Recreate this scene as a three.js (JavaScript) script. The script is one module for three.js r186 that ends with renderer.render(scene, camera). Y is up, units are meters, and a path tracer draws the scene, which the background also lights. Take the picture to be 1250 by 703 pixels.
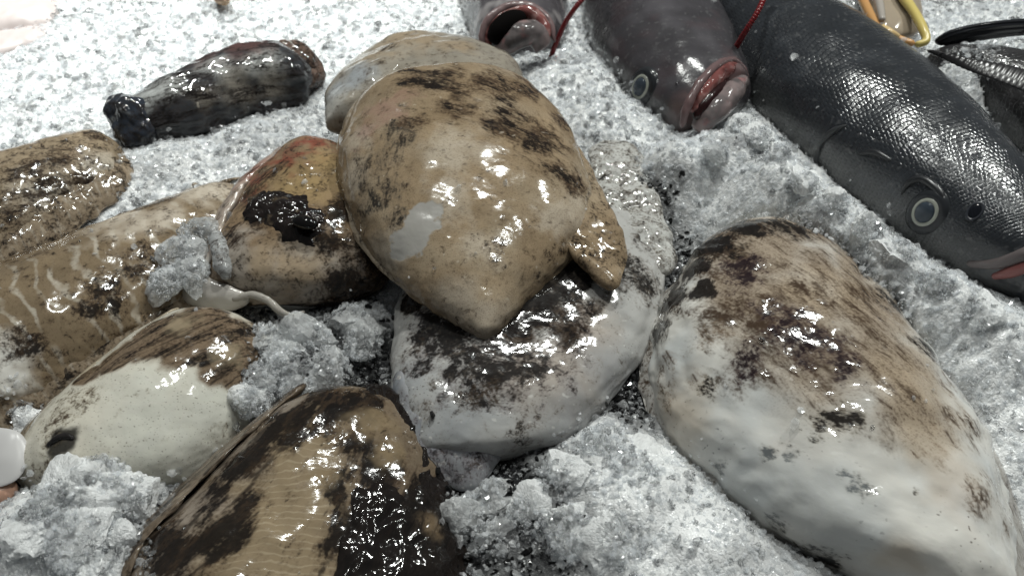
import * as THREE from 'three';
import { toCreasedNormals } from 'three/addons/utils/BufferGeometryUtils.js';
import { RectAreaLightUniformsLib } from 'three/addons/lights/RectAreaLightUniformsLib.js';

// ───────────────────────── camera, light, exposure ─────────────────────────
const scene = new THREE.Scene();
const camera = new THREE.PerspectiveCamera(41.0, 1024 / 575, 0.01, 20);
camera.position.set(...[0.00000,0.39568,0.34100]);
camera.lookAt(...[0,0.0300,0]);
camera.focus = 0.46;
camera.userData.fStop = 12;
scene.background = new THREE.Color(0.08, 0.085, 0.088);           // dim market hall round the counter
RectAreaLightUniformsLib.init();
const renderer = new THREE.WebGLRenderer({ antialias: true });
renderer.toneMapping = THREE.LinearToneMapping;
renderer.toneMappingExposure = 1.08;
renderer.shadowMap.enabled = true;
// market spotlights hung over the counter: [position, aimed at, intensity, lens radius, half angle]
const LAMPS = [
  [[-0.62, 1.25, -1.0], [-0.42, 0, -0.56], 10, 0.035, 0.36],
  [[0.22, 1.7, -1.0], [0.05, 0, -0.1], 5.0, 0.035, 0.7],
  [[0.95, 1.5, -0.75], [0.3, 0, -0.1], 4.4, 0.035, 0.7],
  [[-0.45, 1.8, -0.7], [-0.1, 0, -0.05], 2.4, 0.035, 0.7],
  [[0.5, 1.9, -0.2], [0.1, 0, 0], 1.2, 0.035, 0.7],
];

// ───────────────────────── small tools ─────────────────────────
const TEX = 1;
let seed = 20240611;
const rnd = () => { seed = (Math.imul(seed, 1664525) + 1013904223) >>> 0; return seed / 4294967296; };
const PERM = new Uint8Array(512);
{ const p = Array.from({ length: 256 }, (_, i) => i); for (let i = 255; i > 0; i--) { const j = Math.floor(rnd() * (i + 1)); [p[i], p[j]] = [p[j], p[i]]; } for (let i = 0; i < 512; i++) PERM[i] = p[i & 255]; }
const GX = new Float32Array(256), GY = new Float32Array(256), GZ = new Float32Array(256);
for (let i = 0; i < 256; i++) { const a = rnd() * 6.2832, z = rnd() * 2 - 1, s = Math.sqrt(1 - z * z); GX[i] = s * Math.cos(a) * 1.5; GY[i] = s * Math.sin(a) * 1.5; GZ[i] = z * 1.5; }
function n3(x, y, z) {
  const fx = Math.floor(x), fy = Math.floor(y), fz = Math.floor(z), X = fx & 255, Y = fy & 255, Z = fz & 255;
  x -= fx; y -= fy; z -= fz;
  const u = x * x * x * (x * (x * 6 - 15) + 10), v = y * y * y * (y * (y * 6 - 15) + 10), w = z * z * z * (z * (z * 6 - 15) + 10);
  const A = PERM[X] + Y, B = PERM[X + 1] + Y, a0 = PERM[A] + Z, a1 = PERM[A + 1] + Z, b0 = PERM[B] + Z, b1 = PERM[B + 1] + Z, x1 = x - 1, y1 = y - 1, z1 = z - 1;
  let i = PERM[a0], k = PERM[b0]; const p00 = GX[i] * x + GY[i] * y + GZ[i] * z, q00 = p00 + u * (GX[k] * x1 + GY[k] * y + GZ[k] * z - p00);
  i = PERM[a1]; k = PERM[b1]; const p10 = GX[i] * x + GY[i] * y1 + GZ[i] * z, q10 = p10 + u * (GX[k] * x1 + GY[k] * y1 + GZ[k] * z - p10);
  i = PERM[a0 + 1]; k = PERM[b0 + 1]; const p01 = GX[i] * x + GY[i] * y + GZ[i] * z1, q01 = p01 + u * (GX[k] * x1 + GY[k] * y + GZ[k] * z1 - p01);
  i = PERM[a1 + 1]; k = PERM[b1 + 1]; const p11 = GX[i] * x + GY[i] * y1 + GZ[i] * z1, q11 = p11 + u * (GX[k] * x1 + GY[k] * y1 + GZ[k] * z1 - p11);
  const r0 = q00 + v * (q10 - q00), r1 = q01 + v * (q11 - q01);
  return r0 + w * (r1 - r0);
}
function fbm(x, y, z, oct = 4, gain = 0.5) { let s = 0, a = 1, t = 0; for (let i = 0; i < oct; i++) { s += a * n3(x, y, z); t += a; a *= gain; x = x * 2.03 + 17.1; y = y * 2.03 + 5.3; z = z * 2.03 + 9.7; } return s / t; }
function ridge(x, y, z, oct = 3) { let s = 0, a = 1, t = 0; for (let i = 0; i < oct; i++) { s += a * (1 - 2 * Math.abs(n3(x, y, z))); t += a; a *= 0.5; x = x * 2.1 + 3.1; y = y * 2.1 + 7.7; z = z * 2.1 + 1.9; } return s / t; }
const sst = (a, b, x) => { x = Math.min(1, Math.max(0, (x - a) / (b - a))); return x * x * (3 - 2 * x); };
const lerp = (a, b, t) => a + (b - a) * t;
const clamp = (x, a = 0, b = 1) => Math.min(b, Math.max(a, x));
const V = (a) => new THREE.Vector3(...a);

const used = {};
function numbered(name) { const n = used[name] = (used[name] ?? -1) + 1; return n ? name + '_' + String(n).padStart(3, '0') : name; }
function shadows(m) { m.castShadow = true; m.receiveShadow = true; return m; }
function thing(name, label, category, base = [0, 0, 0], group) {
  const o = new THREE.Group(); o.name = numbered(name); o.position.set(...base); o.userData = { label, category };
  if (group) o.userData.group = group;
  scene.add(o); return o;
}
// meshes are computed in world metres and hung under a group that stands at the thing's base
function part(parent, name, geometry, material, label) {
  const m = shadows(new THREE.Mesh(geometry, material)); m.name = name;
  parent.updateMatrixWorld(true);
  m.applyMatrix4(parent.matrixWorld.clone().invert());
  if (label) m.userData.label = label;
  parent.add(m); return m;
}
function solo(name, geometry, material, label, category, group, kind) {
  const m = shadows(new THREE.Mesh(geometry, material)); m.name = numbered(name);
  m.userData = kind ? { kind } : { label, category };
  if (kind === 'stuff') Object.assign(m.userData, { label, category });
  if (group) m.userData.group = group;
  scene.add(m); return m;
}

// ───────────────────────── soft bodies: a skin lofted over stations ─────────────────────────
// a station is [left edge, right edge, rise above, depth below]; the skin runs along u and round v (seam underneath, v = 0.5 along the back)
function catmull(a, b, c, d, t) { return 0.5 * (2 * b + (c - a) * t + (2 * a - 5 * b + 4 * c - d) * t * t + (3 * b - a - 3 * c + d) * t * t * t); }
const BODY = {}, GRIDS = [];
function loft(name, stations, { nu = 150, nv = 128, cap0 = 0.08, cap1 = 0.08, cp0 = 2, cp1 = 2, ex = 1, ey = 1, move, solid = true } = {}) {
  const n = stations.length, val = stations.map((s) => [...s[0], ...s[1], s[2], s[3]]);
  const at = (u) => {
    const t = u * (n - 1), i = Math.min(n - 2, Math.floor(t)), f = t - i, out = new Array(8);
    for (let k = 0; k < 8; k++) {
      const b = val[i][k], c = val[i + 1][k], a = i ? val[i - 1][k] : 2 * b - c, d = i + 2 < n ? val[i + 2][k] : 2 * c - b;
      out[k] = catmull(a, b, c, d, f);
    }
    return out;
  };
  const pos = new Float32Array((nu + 1) * (nv + 1) * 3), uv = new Float32Array((nu + 1) * (nv + 1) * 2);
  const c = new THREE.Vector3(), c2 = new THREE.Vector3(), side = new THREE.Vector3(), T = new THREE.Vector3(), N = new THREE.Vector3();
  for (let i = 0; i <= nu; i++) {
    const w = i / nu, u = w, s = at(u), e = 0.004, s0 = at(Math.max(0, u - e)), s1 = at(Math.min(1, u + e));
    c.set(s[0] + s[3], s[1] + s[4], s[2] + s[5]).multiplyScalar(0.5);
    T.set(s1[0] + s1[3] - s0[0] - s0[3], s1[1] + s1[4] - s0[1] - s0[4], s1[2] + s1[5] - s0[2] - s0[5]);
    side.set(s[3] - s[0], s[4] - s[1], s[5] - s[2]).multiplyScalar(0.5);
    N.crossVectors(T, side).normalize(); if (N.y < 0) N.negate();
    let k = 1;
    if (cap0 && u < cap0) k = Math.pow(Math.max(0, 1 - Math.pow(1 - u / cap0, cp0)), 1 / cp0);
    if (cap1 && u > 1 - cap1) k = Math.min(k, Math.pow(Math.max(0, 1 - Math.pow((u - 1 + cap1) / cap1, cp1)), 1 / cp1));
    for (let j = 0; j <= nv; j++) {
      const a = -Math.PI / 2 + (j % nv) / nv * Math.PI * 2, ca = Math.cos(a), sa = Math.sin(a);
      const x = Math.sign(ca) * Math.pow(Math.abs(ca), ex) * k, y = Math.sign(sa) * Math.pow(Math.abs(sa), ey) * k * (sa > 0 ? s[6] : s[7]);
      const o = (i * (nv + 1) + j) * 3;
      pos[o] = c.x + side.x * x + N.x * y; pos[o + 1] = c.y + side.y * x + N.y * y; pos[o + 2] = c.z + side.z * x + N.z * y;
      uv[(i * (nv + 1) + j) * 2] = u; uv[(i * (nv + 1) + j) * 2 + 1] = j / nv;
    }
  }
  const idx = [];
  for (let i = 0; i < nu; i++) for (let j = 0; j < nv; j++) { const a = i * (nv + 1) + j, b = a + nv + 1; idx.push(a, a + 1, b, a + 1, b + 1, b); }
  let nor = gridNormals(pos, nu, nv);
  // outward check
  { const o = (Math.floor(nu / 2) * (nv + 1) + nv / 2) * 3; if (nor[o + 1] < 0) { for (let k = 0; k < nor.length; k++) nor[k] *= -1; for (let k = 0; k < idx.length; k += 3) { const q = idx[k]; idx[k] = idx[k + 1]; idx[k + 1] = q; } } }
  if (move) {
    const p0 = pos.slice();
    for (let i = 0; i <= nu; i++) for (let j = 0; j <= nv; j++) {
      const o = (i * (nv + 1) + j) * 3, fade = Math.min(1, Math.min(i, nu - i) / 4);
      const d = move([p0[o], p0[o + 1], p0[o + 2]], i / nu, (j % nv) / nv) * fade;
      pos[o] += nor[o] * d; pos[o + 1] += nor[o + 1] * d; pos[o + 2] += nor[o + 2] * d;
    }
    const flip = nor[(Math.floor(nu / 2) * (nv + 1) + nv / 2) * 3 + 1], m = gridNormals(pos, nu, nv);
    if (m[(Math.floor(nu / 2) * (nv + 1) + nv / 2) * 3 + 1] * flip < 0) for (let k = 0; k < m.length; k++) m[k] *= -1;
    nor = m;
  }
  const g = new THREE.BufferGeometry();
  g.setAttribute('position', new THREE.BufferAttribute(pos, 3)); g.setAttribute('normal', new THREE.BufferAttribute(nor, 3)); g.setAttribute('uv', new THREE.BufferAttribute(uv, 2)); g.setIndex(idx);
  g.userData = { nu, nv };
  if (solid) GRIDS.push(g);
  return g;
}
function gridNormals(pos, nu, nv) {
  const W = nv + 1, nor = new Float32Array(pos.length);
  for (let i = 0; i <= nu; i++) for (let j = 0; j <= nv; j++) {
    const ia = Math.max(0, i - 1), ib = Math.min(nu, i + 1), jj = j % nv, ja = (jj + nv - 1) % nv, jb = (jj + 1) % nv;
    const A = (ia * W + jj) * 3, B = (ib * W + jj) * 3, C = (i * W + ja) * 3, D = (i * W + jb) * 3;
    let ux = pos[B] - pos[A], uy = pos[B + 1] - pos[A + 1], uz = pos[B + 2] - pos[A + 2], vx = pos[D] - pos[C], vy = pos[D + 1] - pos[C + 1], vz = pos[D + 2] - pos[C + 2];
    if (vx * vx + vy * vy + vz * vz < 1e-12) { const k = i ? i - 1 : 1, C2 = (k * W + ja) * 3, D2 = (k * W + jb) * 3; vx = pos[D2] - pos[C2]; vy = pos[D2 + 1] - pos[C2 + 1]; vz = pos[D2 + 2] - pos[C2 + 2]; }
    let x = vy * uz - vz * uy, y = vz * ux - vx * uz, z = vx * uy - vy * ux; const l = Math.hypot(x, y, z) || 1;
    const o = (i * W + j) * 3; nor[o] = x / l; nor[o + 1] = y / l; nor[o + 2] = z / l;
  }
  for (const i of [0, nu]) { let x = 0, y = 0, z = 0; const k = i ? nu - 1 : 1; for (let j = 0; j < nv; j++) { const o = (k * W + j) * 3; x += nor[o]; y += nor[o + 1]; z += nor[o + 2]; } const l = Math.hypot(x, y, z); if (l > nv * 0.02) for (let j = 0; j <= nv; j++) { const o = (i * W + j) * 3; nor[o] = x / l; nor[o + 1] = y / l; nor[o + 2] = z / l; } }
  return nor;
}
// a round limb along points, with a radius at each
function limb(points, radii, { nu = 48, nv = 20, flat = 1, move } = {}) {
  const n = points.length;
  const st = points.map((p, i) => {
    const a = points[Math.max(0, i - 1)], b = points[Math.min(n - 1, i + 1)], d = new THREE.Vector3(b[0] - a[0], b[1] - a[1], b[2] - a[2]), s = new THREE.Vector3(0, 1, 0).cross(d).normalize().multiplyScalar(radii[i]);
    return [[p[0] - s.x, p[1] - s.y, p[2] - s.z], [p[0] + s.x, p[1] + s.y, p[2] + s.z], radii[i] * flat, radii[i] * flat];
  });
  return loft('', st, { nu, nv, cap0: 0.06, cap1: 0.06, move, solid: false });
}
// skins: colour, gloss and fine relief computed at every point of the body, from where it lies in metres
const LUT = new Uint8Array(4097); for (let i = 0; i <= 4096; i++) { const x = i / 4096; LUT[i] = Math.round(255 * (x <= 0.0031308 ? 12.92 * x : 1.055 * Math.pow(x, 1 / 2.4) - 0.055)); }
function skin(geometry, paint, { w = 760, h = 760, bump = 0.00045, extra = {} } = {}) {
  
  w = Math.round(w * TEX); h = Math.round(h * TEX);
  const { nu, nv } = geometry.userData, pos = geometry.attributes.position.array, W = nv + 1;
  const col = new Uint8Array(w * h * 4), rel = new Uint8Array(w * h * 4), p = [0, 0, 0], o = { r: 0, g: 0, b: 0, k: 0.2, z: 0.5 };
  for (let y = 0; y < h; y++) {
    const v = (y + 0.5) / h, fj = v * nv, j = Math.min(nv - 1, Math.floor(fj)), tj = fj - j;
    if (v < 0.15 || v > 0.85) { for (let x = 0; x < w; x++) { const q = (y * w + x) * 4; col[q] = col[q + 1] = col[q + 2] = 120; col[q + 3] = rel[q + 3] = 255; rel[q] = 128; rel[q + 1] = 80; } continue; }
    for (let x = 0; x < w; x++) {
      const u = (x + 0.5) / w, fi = u * nu, i = Math.min(nu - 1, Math.floor(fi)), ti = fi - i, a = (i * W + j) * 3, b = a + W * 3;
      for (let c = 0; c < 3; c++) p[c] = lerp(lerp(pos[a + c], pos[a + 3 + c], tj), lerp(pos[b + c], pos[b + 3 + c], tj), ti);
      o.r = o.g = o.b = 0.5; o.k = 0.2; o.z = 0.5;
      paint(o, p, u, v);
      const q = (y * w + x) * 4;
      col[q] = LUT[Math.round(clamp(o.r) * 4096)]; col[q + 1] = LUT[Math.round(clamp(o.g) * 4096)]; col[q + 2] = LUT[Math.round(clamp(o.b) * 4096)]; col[q + 3] = 255;
      rel[q] = clamp(o.z) * 255 + (rnd() - 0.5) * 0.8; rel[q + 1] = clamp(o.k, 0.02, 1) * 255; rel[q + 3] = 255;
    }
  }
  const tex = (d, srgb) => { const t = new THREE.DataTexture(d, w, h); t.magFilter = THREE.LinearFilter; t.minFilter = THREE.LinearMipmapLinearFilter; t.generateMipmaps = true; t.wrapT = THREE.RepeatWrapping; t.wrapS = THREE.RepeatWrapping; if (srgb) t.colorSpace = THREE.SRGBColorSpace; t.needsUpdate = true; return t; };
  const r = tex(rel);
  return new THREE.MeshPhysicalMaterial({ map: tex(col, true), roughnessMap: r, roughness: 1, bumpMap: r, bumpScale: bump, ior: 1.4, ...extra });
}
const mixc = (o, c, a) => { o.r += (c[0] - o.r) * a; o.g += (c[1] - o.g) * a; o.b += (c[2] - o.b) * a; };
// how much a point lies within any of the marks [point, radius], their outline frayed by noise
function marks(p, list, fray = 0.5, scale = 60, soft = 0.75) {
  let m = 0, n = null;
  for (const [c, r] of list) {
    const d = Math.hypot(p[0] - c[0], p[1] - c[1], p[2] - c[2]) / r;
    if (d > 1.9) continue;
    if (n === null) n = fbm(p[0] * scale + 3.3, p[1] * scale, p[2] * scale, 3, 0.6);
    const k = sst(1 + soft, 1 - soft, d + n * fray * 1.6);
    if (k > m) m = k;
  }
  return m;
}
const speck = (p, s, lo, hi) => sst(lo, hi, n3(p[0] * s, p[1] * s, p[2] * s));
const C = { tan: [0.275, 0.205, 0.13], pale: [0.46, 0.40, 0.32], white: [0.70, 0.69, 0.65], brown: [0.075, 0.048, 0.029], umber: [0.045, 0.028, 0.018], ink: [0.008, 0.0065, 0.006], grey: [0.33, 0.33, 0.33], red: [0.20, 0.045, 0.03], rose: [0.50, 0.27, 0.22] };
// ───────────────────────── skins ─────────────────────────
const px = (n) => n * 0.00053;                                    // a short length in metres
// brown-to-black ink stain covering a share m of the surface, ragged at every size; the pattern is drawn out along d
function stain(o, p, m, s, off = 0, d = null, k = 0.35, dark = C.ink, mid = C.brown) {
  if (m <= 0.02) return 0;
  let x = p[0], y = p[1], z = p[2]; m *= 0.94; s *= 1.35;
  if (d) { const t = (x * d[0] + y * d[1] + z * d[2]) * (1 - k * 0.7); x -= d[0] * t; y -= d[1] * t; z -= d[2] * t; }
  const w = 0.5 * n3(x * s * 0.5 + 31 + off, y * s * 0.5, z * s * 0.5);
  const f = 0.5 + 0.95 * fbm(x * s + off + w, y * s + w, z * s - w, 5, 0.78);
  const w0 = sst(1 - m - 0.3, 1 - m + 0.18, f); if (w0 <= 0) return 0;
  const grain = n3(p[0] * 560, p[1] * 560 + 3, p[2] * 560), fine = n3(p[0] * 1500, p[1] * 1500, p[2] * 1500);
  const wash = w0 * (0.5 + 0.5 * sst(-0.35, 0.35, grain + 0.4 * fine)), core = sst(1 - m + 0.03, 1 - m + 0.34, f + 0.10 * grain + 0.06 * fine);
  const vein = sst(0.6, 0.92, ridge(x * s * 1.5 + 8, y * s * 1.5 + w, z * s * 1.5, 2)) * sst(0.3, 0.8, w0), g = sst(0.2, 0.5, fine + 0.3 * grain) * wash;
  mixc(o, mid, wash * 0.6); mixc(o, dark, Math.max(core * 0.95, 0.75 * vein, 0.42 * g));
  o.k += (0.11 - o.k) * core; o.z -= 0.05 * wash + 0.05 * vein;
  return wash;
}
// colour cells: tiny dark dots in the skin
function cells(o, p, amt, s = 1250, c = C.brown) { const n = n3(p[0] * s, p[1] * s, p[2] * s), a = sst(0.18, 0.5, n) * amt; mixc(o, c, a); }
function film(o, p, rough = 0.16, amt = 1) {                      // wet slime: fine creases and beads
  const r = ridge(p[0] * 95 + 3, p[1] * 95, p[2] * 95, 2), f = n3(p[0] * 420, p[1] * 420, p[2] * 420), g = n3(p[0] * 1300, p[1] * 1300, p[2] * 1300);
  o.z += amt * (0.08 * r + 0.055 * f + 0.03 * g);
  o.k = clamp(rough - 0.05 + 0.07 * n3(p[0] * 60, p[1] * 60 + 4, p[2] * 60), 0.07, 0.6);
}
const base = (o, c, p, s = 40, v = 0.16) => { const n = 1 + v * fbm(p[0] * s, p[1] * s + 2, p[2] * s, 3); o.r = c[0] * n; o.g = c[1] * n; o.b = c[2] * n; };
const DOWN = [-0.12, 0, 0.99];                                     // along the top mantle
const PAINT = {
  top(o, p, u, v) {
    base(o, C.tan, p, 45, 0.28); film(o, p, 0.17);
    mixc(o, [0.34, 0.28, 0.20], 0.55 * sst(-0.1, 0.35, fbm(p[0] * 22, p[1] * 22, p[2] * 22 + 5, 3)));
    mixc(o, C.pale, 0.7 * marks(p, [[[-0.0347,0.0892,-0.0663], px(34)], [[-0.0411,0.0817,-0.0301], px(26)], [[0.0395,0.0662,-0.0322], px(26)], [[-0.1071,0.0693,-0.0658], px(22)], [[-0.1063,0.0785,-0.0945], px(20)], [[0.0243,0.0718,-0.0243], px(18)], [[-0.0174,0.0714,0.0036], px(20)]], 0.9, 70));
    mixc(o, [0.40, 0.36, 0.30], 0.6 * marks(p, [[[-0.0159,0.0508,0.0486], px(34)], [[-0.0316,0.0549,0.0369], px(28)], [[-0.0796,0.0563,-0.0032], px(26)]], 0.6, 50));
    cells(o, p, 0.34, 1300); cells(o, p, 0.22, 2400); mixc(o, [0.19, 0.135, 0.08], 0.45 * sst(0.05, 0.45, fbm(p[0] * 34 + 2, p[1] * 34, p[2] * 34, 4, 0.6)));
    mixc(o, [0.27, 0.15, 0.125], 0.5 * marks(p, [[[-0.0882,0.0884,-0.114], px(26)], [[-0.0996,0.0823,-0.0985], px(18)], [[-0.0773,0.0922,-0.1233], px(18)]], 1.0, 80));
    const up = marks(p, [[[-0.0736,0.0937,-0.1472], px(30)], [[-0.0469,0.0953,-0.1446], px(40)], [[-0.0146,0.0937,-0.1418], px(48)], [[0.0089,0.086,-0.1433], px(34)], [[-0.0366,0.0936,-0.1113], px(34)], [[-0.0028,0.0894,-0.098], px(44)], [[0.0195,0.0822,-0.0893], px(40)], [[0.035,0.0751,-0.0586], px(34)], [[-0.0695,0.09,-0.0971], px(28)], [[0.0383,0.0718,-0.1233], px(26)]], 0.7, 40);
    stain(o, p, 0.62 * up, 45, 71, [0.9, 0, 0.42], 0.5, [0.06, 0.038, 0.024], [0.13, 0.085, 0.05]); stain(o, p, 0.74 * up, 105, 3, [0.9, 0, 0.42], 0.4);
    const side = marks(p, [[[-0.0922,0.0788,-0.0668], px(36)], [[-0.0862,0.074,-0.0432], px(32)], [[-0.0799,0.0867,-0.0877], px(26)], [[-0.0955,0.0639,-0.0348], px(22)], [[-0.0737,0.0728,-0.0231], px(18)]], 0.7, 50);
    stain(o, p, 0.64 * side, 110, 9, DOWN, 0.4, [0.02, 0.018, 0.016], [0.13, 0.105, 0.08]);
    stain(o, p, 0.62 * marks(p, [[[-0.0085,0.0702,0.0024], px(13)], [[-0.0104,0.0678,0.0113], px(9)], [[0.0338,0.0568,-0.0116], px(12)], [[0.024,0.0577,-0.0004], px(10)], [[0.0152,0.0521,0.0127], px(9)]], 0.8, 120), 150, 21);
    stain(o, p, 0.24, 95, 27);
    const w = marks(p, [[[-0.0642,0.0685,-0.0052], px(21)], [[-0.0563,0.0745,-0.0137], px(22)], [[-0.0705,0.0628,-0.001], px(15)], [[-0.0485,0.0781,-0.0218], px(12)]], 0.6, 110, 0.16);
    mixc(o, [0.33, 0.32, 0.30], 0.92 * w); o.z -= 0.25 * w; o.k += 0.06 * w;
    for (let i = 0; i < 1; i++) { const d = n3(p[0] * 230 + 40, p[1] * 230, p[2] * 230); mixc(o, C.pale, 0.5 * sst(0.62, 0.75, d)); }
  },
  topfin(o, p) { base(o, C.tan, p, 45, 0.28); film(o, p, 0.17); mixc(o, [0.34, 0.28, 0.20], 0.5 * sst(-0.1, 0.35, fbm(p[0] * 22, p[1] * 22, p[2] * 22 + 5, 3))); cells(o, p, 0.35); stain(o, p, 0.48, 80, 4); },
  skirtBrown(o, p, u, v) { base(o, [0.24, 0.19, 0.135], p, 60, 0.35); film(o, p, 0.15); cells(o, p, 0.3); mixc(o, [0.38, 0.34, 0.28], 0.6 * sst(0.0, 0.4, fbm(u * 60, v * 6, p[1] * 60, 3))); stain(o, p, 0.55, 80, 6); },
  skirtDark(o, p, u, v) { base(o, [0.17, 0.135, 0.10], p, 60, 0.35); film(o, p, 0.15); cells(o, p, 0.3); mixc(o, [0.33, 0.29, 0.24], 0.7 * sst(0.05, 0.4, fbm(u * 34 + v * 30, v * 9, 2.5, 4, 0.6))); stain(o, p, 0.62, 70, 6, [-0.62, 0, 0.78], 0.4); },
  topfinl(o, p) { base(o, [0.42, 0.35, 0.26], p, 60, 0.3); film(o, p, 0.2); cells(o, p, 0.3); stain(o, p, 0.4, 110, 6); },
  tophead(o, p) {
    base(o, [0.25, 0.225, 0.185], p, 40, 0.3); film(o, p, 0.14, 2.2); cells(o, p, 0.15);
    mixc(o, C.tan, 0.7 * marks(p, [[[-0.0859,0.0667,-0.2539], px(44)], [[-0.1105,0.0661,-0.2286], px(26)], [[-0.0473,0.0676,-0.239], px(26)]], 0.8, 50));
    mixc(o, [0.27, 0.30, 0.33], 0.7 * marks(p, [[[-0.1234,0.0651,-0.1994], px(28)], [[-0.1399,0.0555,-0.1911], px(20)]], 0.6, 60));
    mixc(o, [0.42, 0.42, 0.40], 0.6 * marks(p, [[[-0.1434,0.0506,-0.1756], px(24)], [[-0.0456,0.0558,-0.2766], px(20)]], 0.8, 60));
    stain(o, p, 0.62 * marks(p, [[[-0.1034,0.0663,-0.2374], px(16)], [[-0.1059,0.0702,-0.2055], px(10)], [[-0.1132,0.0682,-0.1992], px(10)]], 0.9, 90), 110, 5); stain(o, p, 0.3, 120, 15);
  },
  under(o, p) {
    base(o, [0.40, 0.395, 0.38], p, 30, 0.14); film(o, p, 0.16);
    mixc(o, [0.38, 0.31, 0.25], 0.6 * marks(p, [[[0.0308,0.0345,0.0745], px(50)], [[0.0071,0.0396,0.0666], px(40)], [[0.0474,0.036,0.0387], px(40)]], 0.8, 40));
    mixc(o, [0.28, 0.295, 0.31], 0.6 * marks(p, [[[-0.0597,0.0286,0.0761], px(40)], [[-0.0297,0.0294,0.1046], px(44)], [[0.0353,0.0175,0.0969], px(40)], [[0.0615,0.0212,0.0647], px(40)]], 0.7, 40));
    { const q = n3(p[0] * 300, p[1] * 300, p[2] * 300); mixc(o, C.white, 0.45 * sst(0.5, 0.72, q)); }
    { const q = n3(p[0] * 900, p[1] * 900, p[2] * 900); mixc(o, C.umber, 0.75 * sst(0.48, 0.62, q) * sst(-0.3, 0.35, fbm(p[0] * 30, p[1] * 30, p[2] * 30, 2))); }
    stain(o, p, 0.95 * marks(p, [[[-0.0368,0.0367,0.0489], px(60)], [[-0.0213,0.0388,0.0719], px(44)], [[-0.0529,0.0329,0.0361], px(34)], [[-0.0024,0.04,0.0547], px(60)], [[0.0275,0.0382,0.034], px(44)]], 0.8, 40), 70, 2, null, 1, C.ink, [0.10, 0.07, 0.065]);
    stain(o, p, 0.82 * marks(p, [[[0.038,0.0379,0.0271], px(40)], [[0.0721,0.0363,-0.0099], px(40)], [[0.0124,0.0391,0.0413], px(30)], [[0.0947,0.0253,-0.0526], px(30)], [[0.0882,0.0289,-0.0021], px(26)]], 0.8, 40), 80, 12);
    stain(o, p, 1.25 * marks(p, [[[0.0152,0.0404,0.0239], px(34)], [[0.0339,0.0395,0.0042], px(30)], [[0,0.04,0.0388], px(24)], [[0.0399,0.0399,-0.01], px(26)], [[-0.0658,0.0271,0.0106], px(22)]], 0.5, 60, 0.4), 90, 52);  // ink smears, with the shade under the mantle tip painted in as solid black
    stain(o, p, 0.6 * marks(p, [[[-0.0254,0.034,0.0913], px(16)], [[-0.0116,0.0364,0.0863], px(14)], [[0.0147,0.0296,0.0982], px(6)], [[-0.0621,0.0275,0.051], px(16)], [[-0.0587,0.025,0.0907], px(12)], [[0.0069,0.026,0.1077], px(16)], [[0.0312,-0.0001,0.0988], px(20)], [[-0.0448,0.0337,0.0798], px(10)]], 0.6, 120), 130, 22);
    stain(o, p, 0.2, 90, 41, null, 1, C.umber, [0.2, 0.17, 0.14]);
  },
  undercollar(o, p) {
    base(o, [0.25, 0.255, 0.265], p, 40, 0.25); film(o, p, 0.13); mixc(o, [0.25, 0.285, 0.33], 0.5 * sst(0.0, 0.4, fbm(p[0] * 60, p[1] * 60, p[2] * 60, 3)));
    { const q = n3(p[0] * 330, p[1] * 330, p[2] * 330); mixc(o, C.white, 0.5 * sst(0.42, 0.65, q)); }
    stain(o, p, 0.6 * marks(p, [[[-0.0388,0.015,0.1194], px(26)], [[-0.0242,0.0177,0.1158], px(18)], [[-0.016,0.0157,0.1172], px(16)], [[-0.0548,0.0124,0.123], px(14)], [[-0.0608,0.0236,0.0954], px(12)]], 0.7, 70), 90, 2, null, 1, C.ink, [0.12, 0.09, 0.10]); stain(o, p, 0.36, 100, 7, null, 1, C.umber, [0.16, 0.15, 0.16]);
  },
  underweb(o, p) { base(o, [0.46, 0.46, 0.44], p, 40, 0.2); film(o, p, 0.12, 1.6); stain(o, p, 0.48, 75, 3, null, 1, C.ink, [0.12, 0.09, 0.06]); stain(o, p, 0.3, 210, 13); },
  right(o, p, u, v) {
    base(o, [0.60, 0.585, 0.545], p, 22, 0.16); mixc(o, [0.50, 0.53, 0.54], 0.6 * sst(0.0, 0.4, fbm(p[0] * 18 + 3, p[1] * 18, p[2] * 18, 3))); mixc(o, [0.58, 0.50, 0.43], 0.4 * sst(0.1, 0.5, fbm(p[0] * 20, p[1] * 20 + 7, p[2] * 20, 3))); film(o, p, 0.15);
    { const q = n3(p[0] * 260, p[1] * 260, p[2] * 260); mixc(o, C.white, 0.4 * sst(0.5, 0.7, q)); }
    const back = marks(p, [[[0.157,0.0598,-0.0084], px(80)], [[0.1489,0.0516,-0.0366], px(50)], [[0.1886,0.0563,-0.0274], px(50)], [[0.2095,0.056,0.0094], px(44)], [[0.1574,0.0668,0.0462], px(74)], [[0.1719,0.0648,0.0803], px(60)], [[0.2095,0.0585,0.0388], px(60)], [[0.2075,0.0619,0.0838], px(50)], [[0.1348,0.0592,0.0262], px(44)], [[0.2121,0.0606,0.1097], px(44)], [[0.1879,0.062,0.0083], px(50)]], 0.55, 26);
    mixc(o, [0.27, 0.205, 0.14], 0.85 * back); 
    mixc(o, [0.40, 0.31, 0.21], 0.5 * marks(p, [[[0.2159,0.0606,0.0992], px(40)], [[0.2153,0.0545,0.1306], px(36)], [[0.1855,0.0649,0.0315], px(40)], [[0.0944,0.0324,0.0958], px(30)], [[0.1871,0.0366,0.1831], px(18)]], 0.8, 40));
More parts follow.
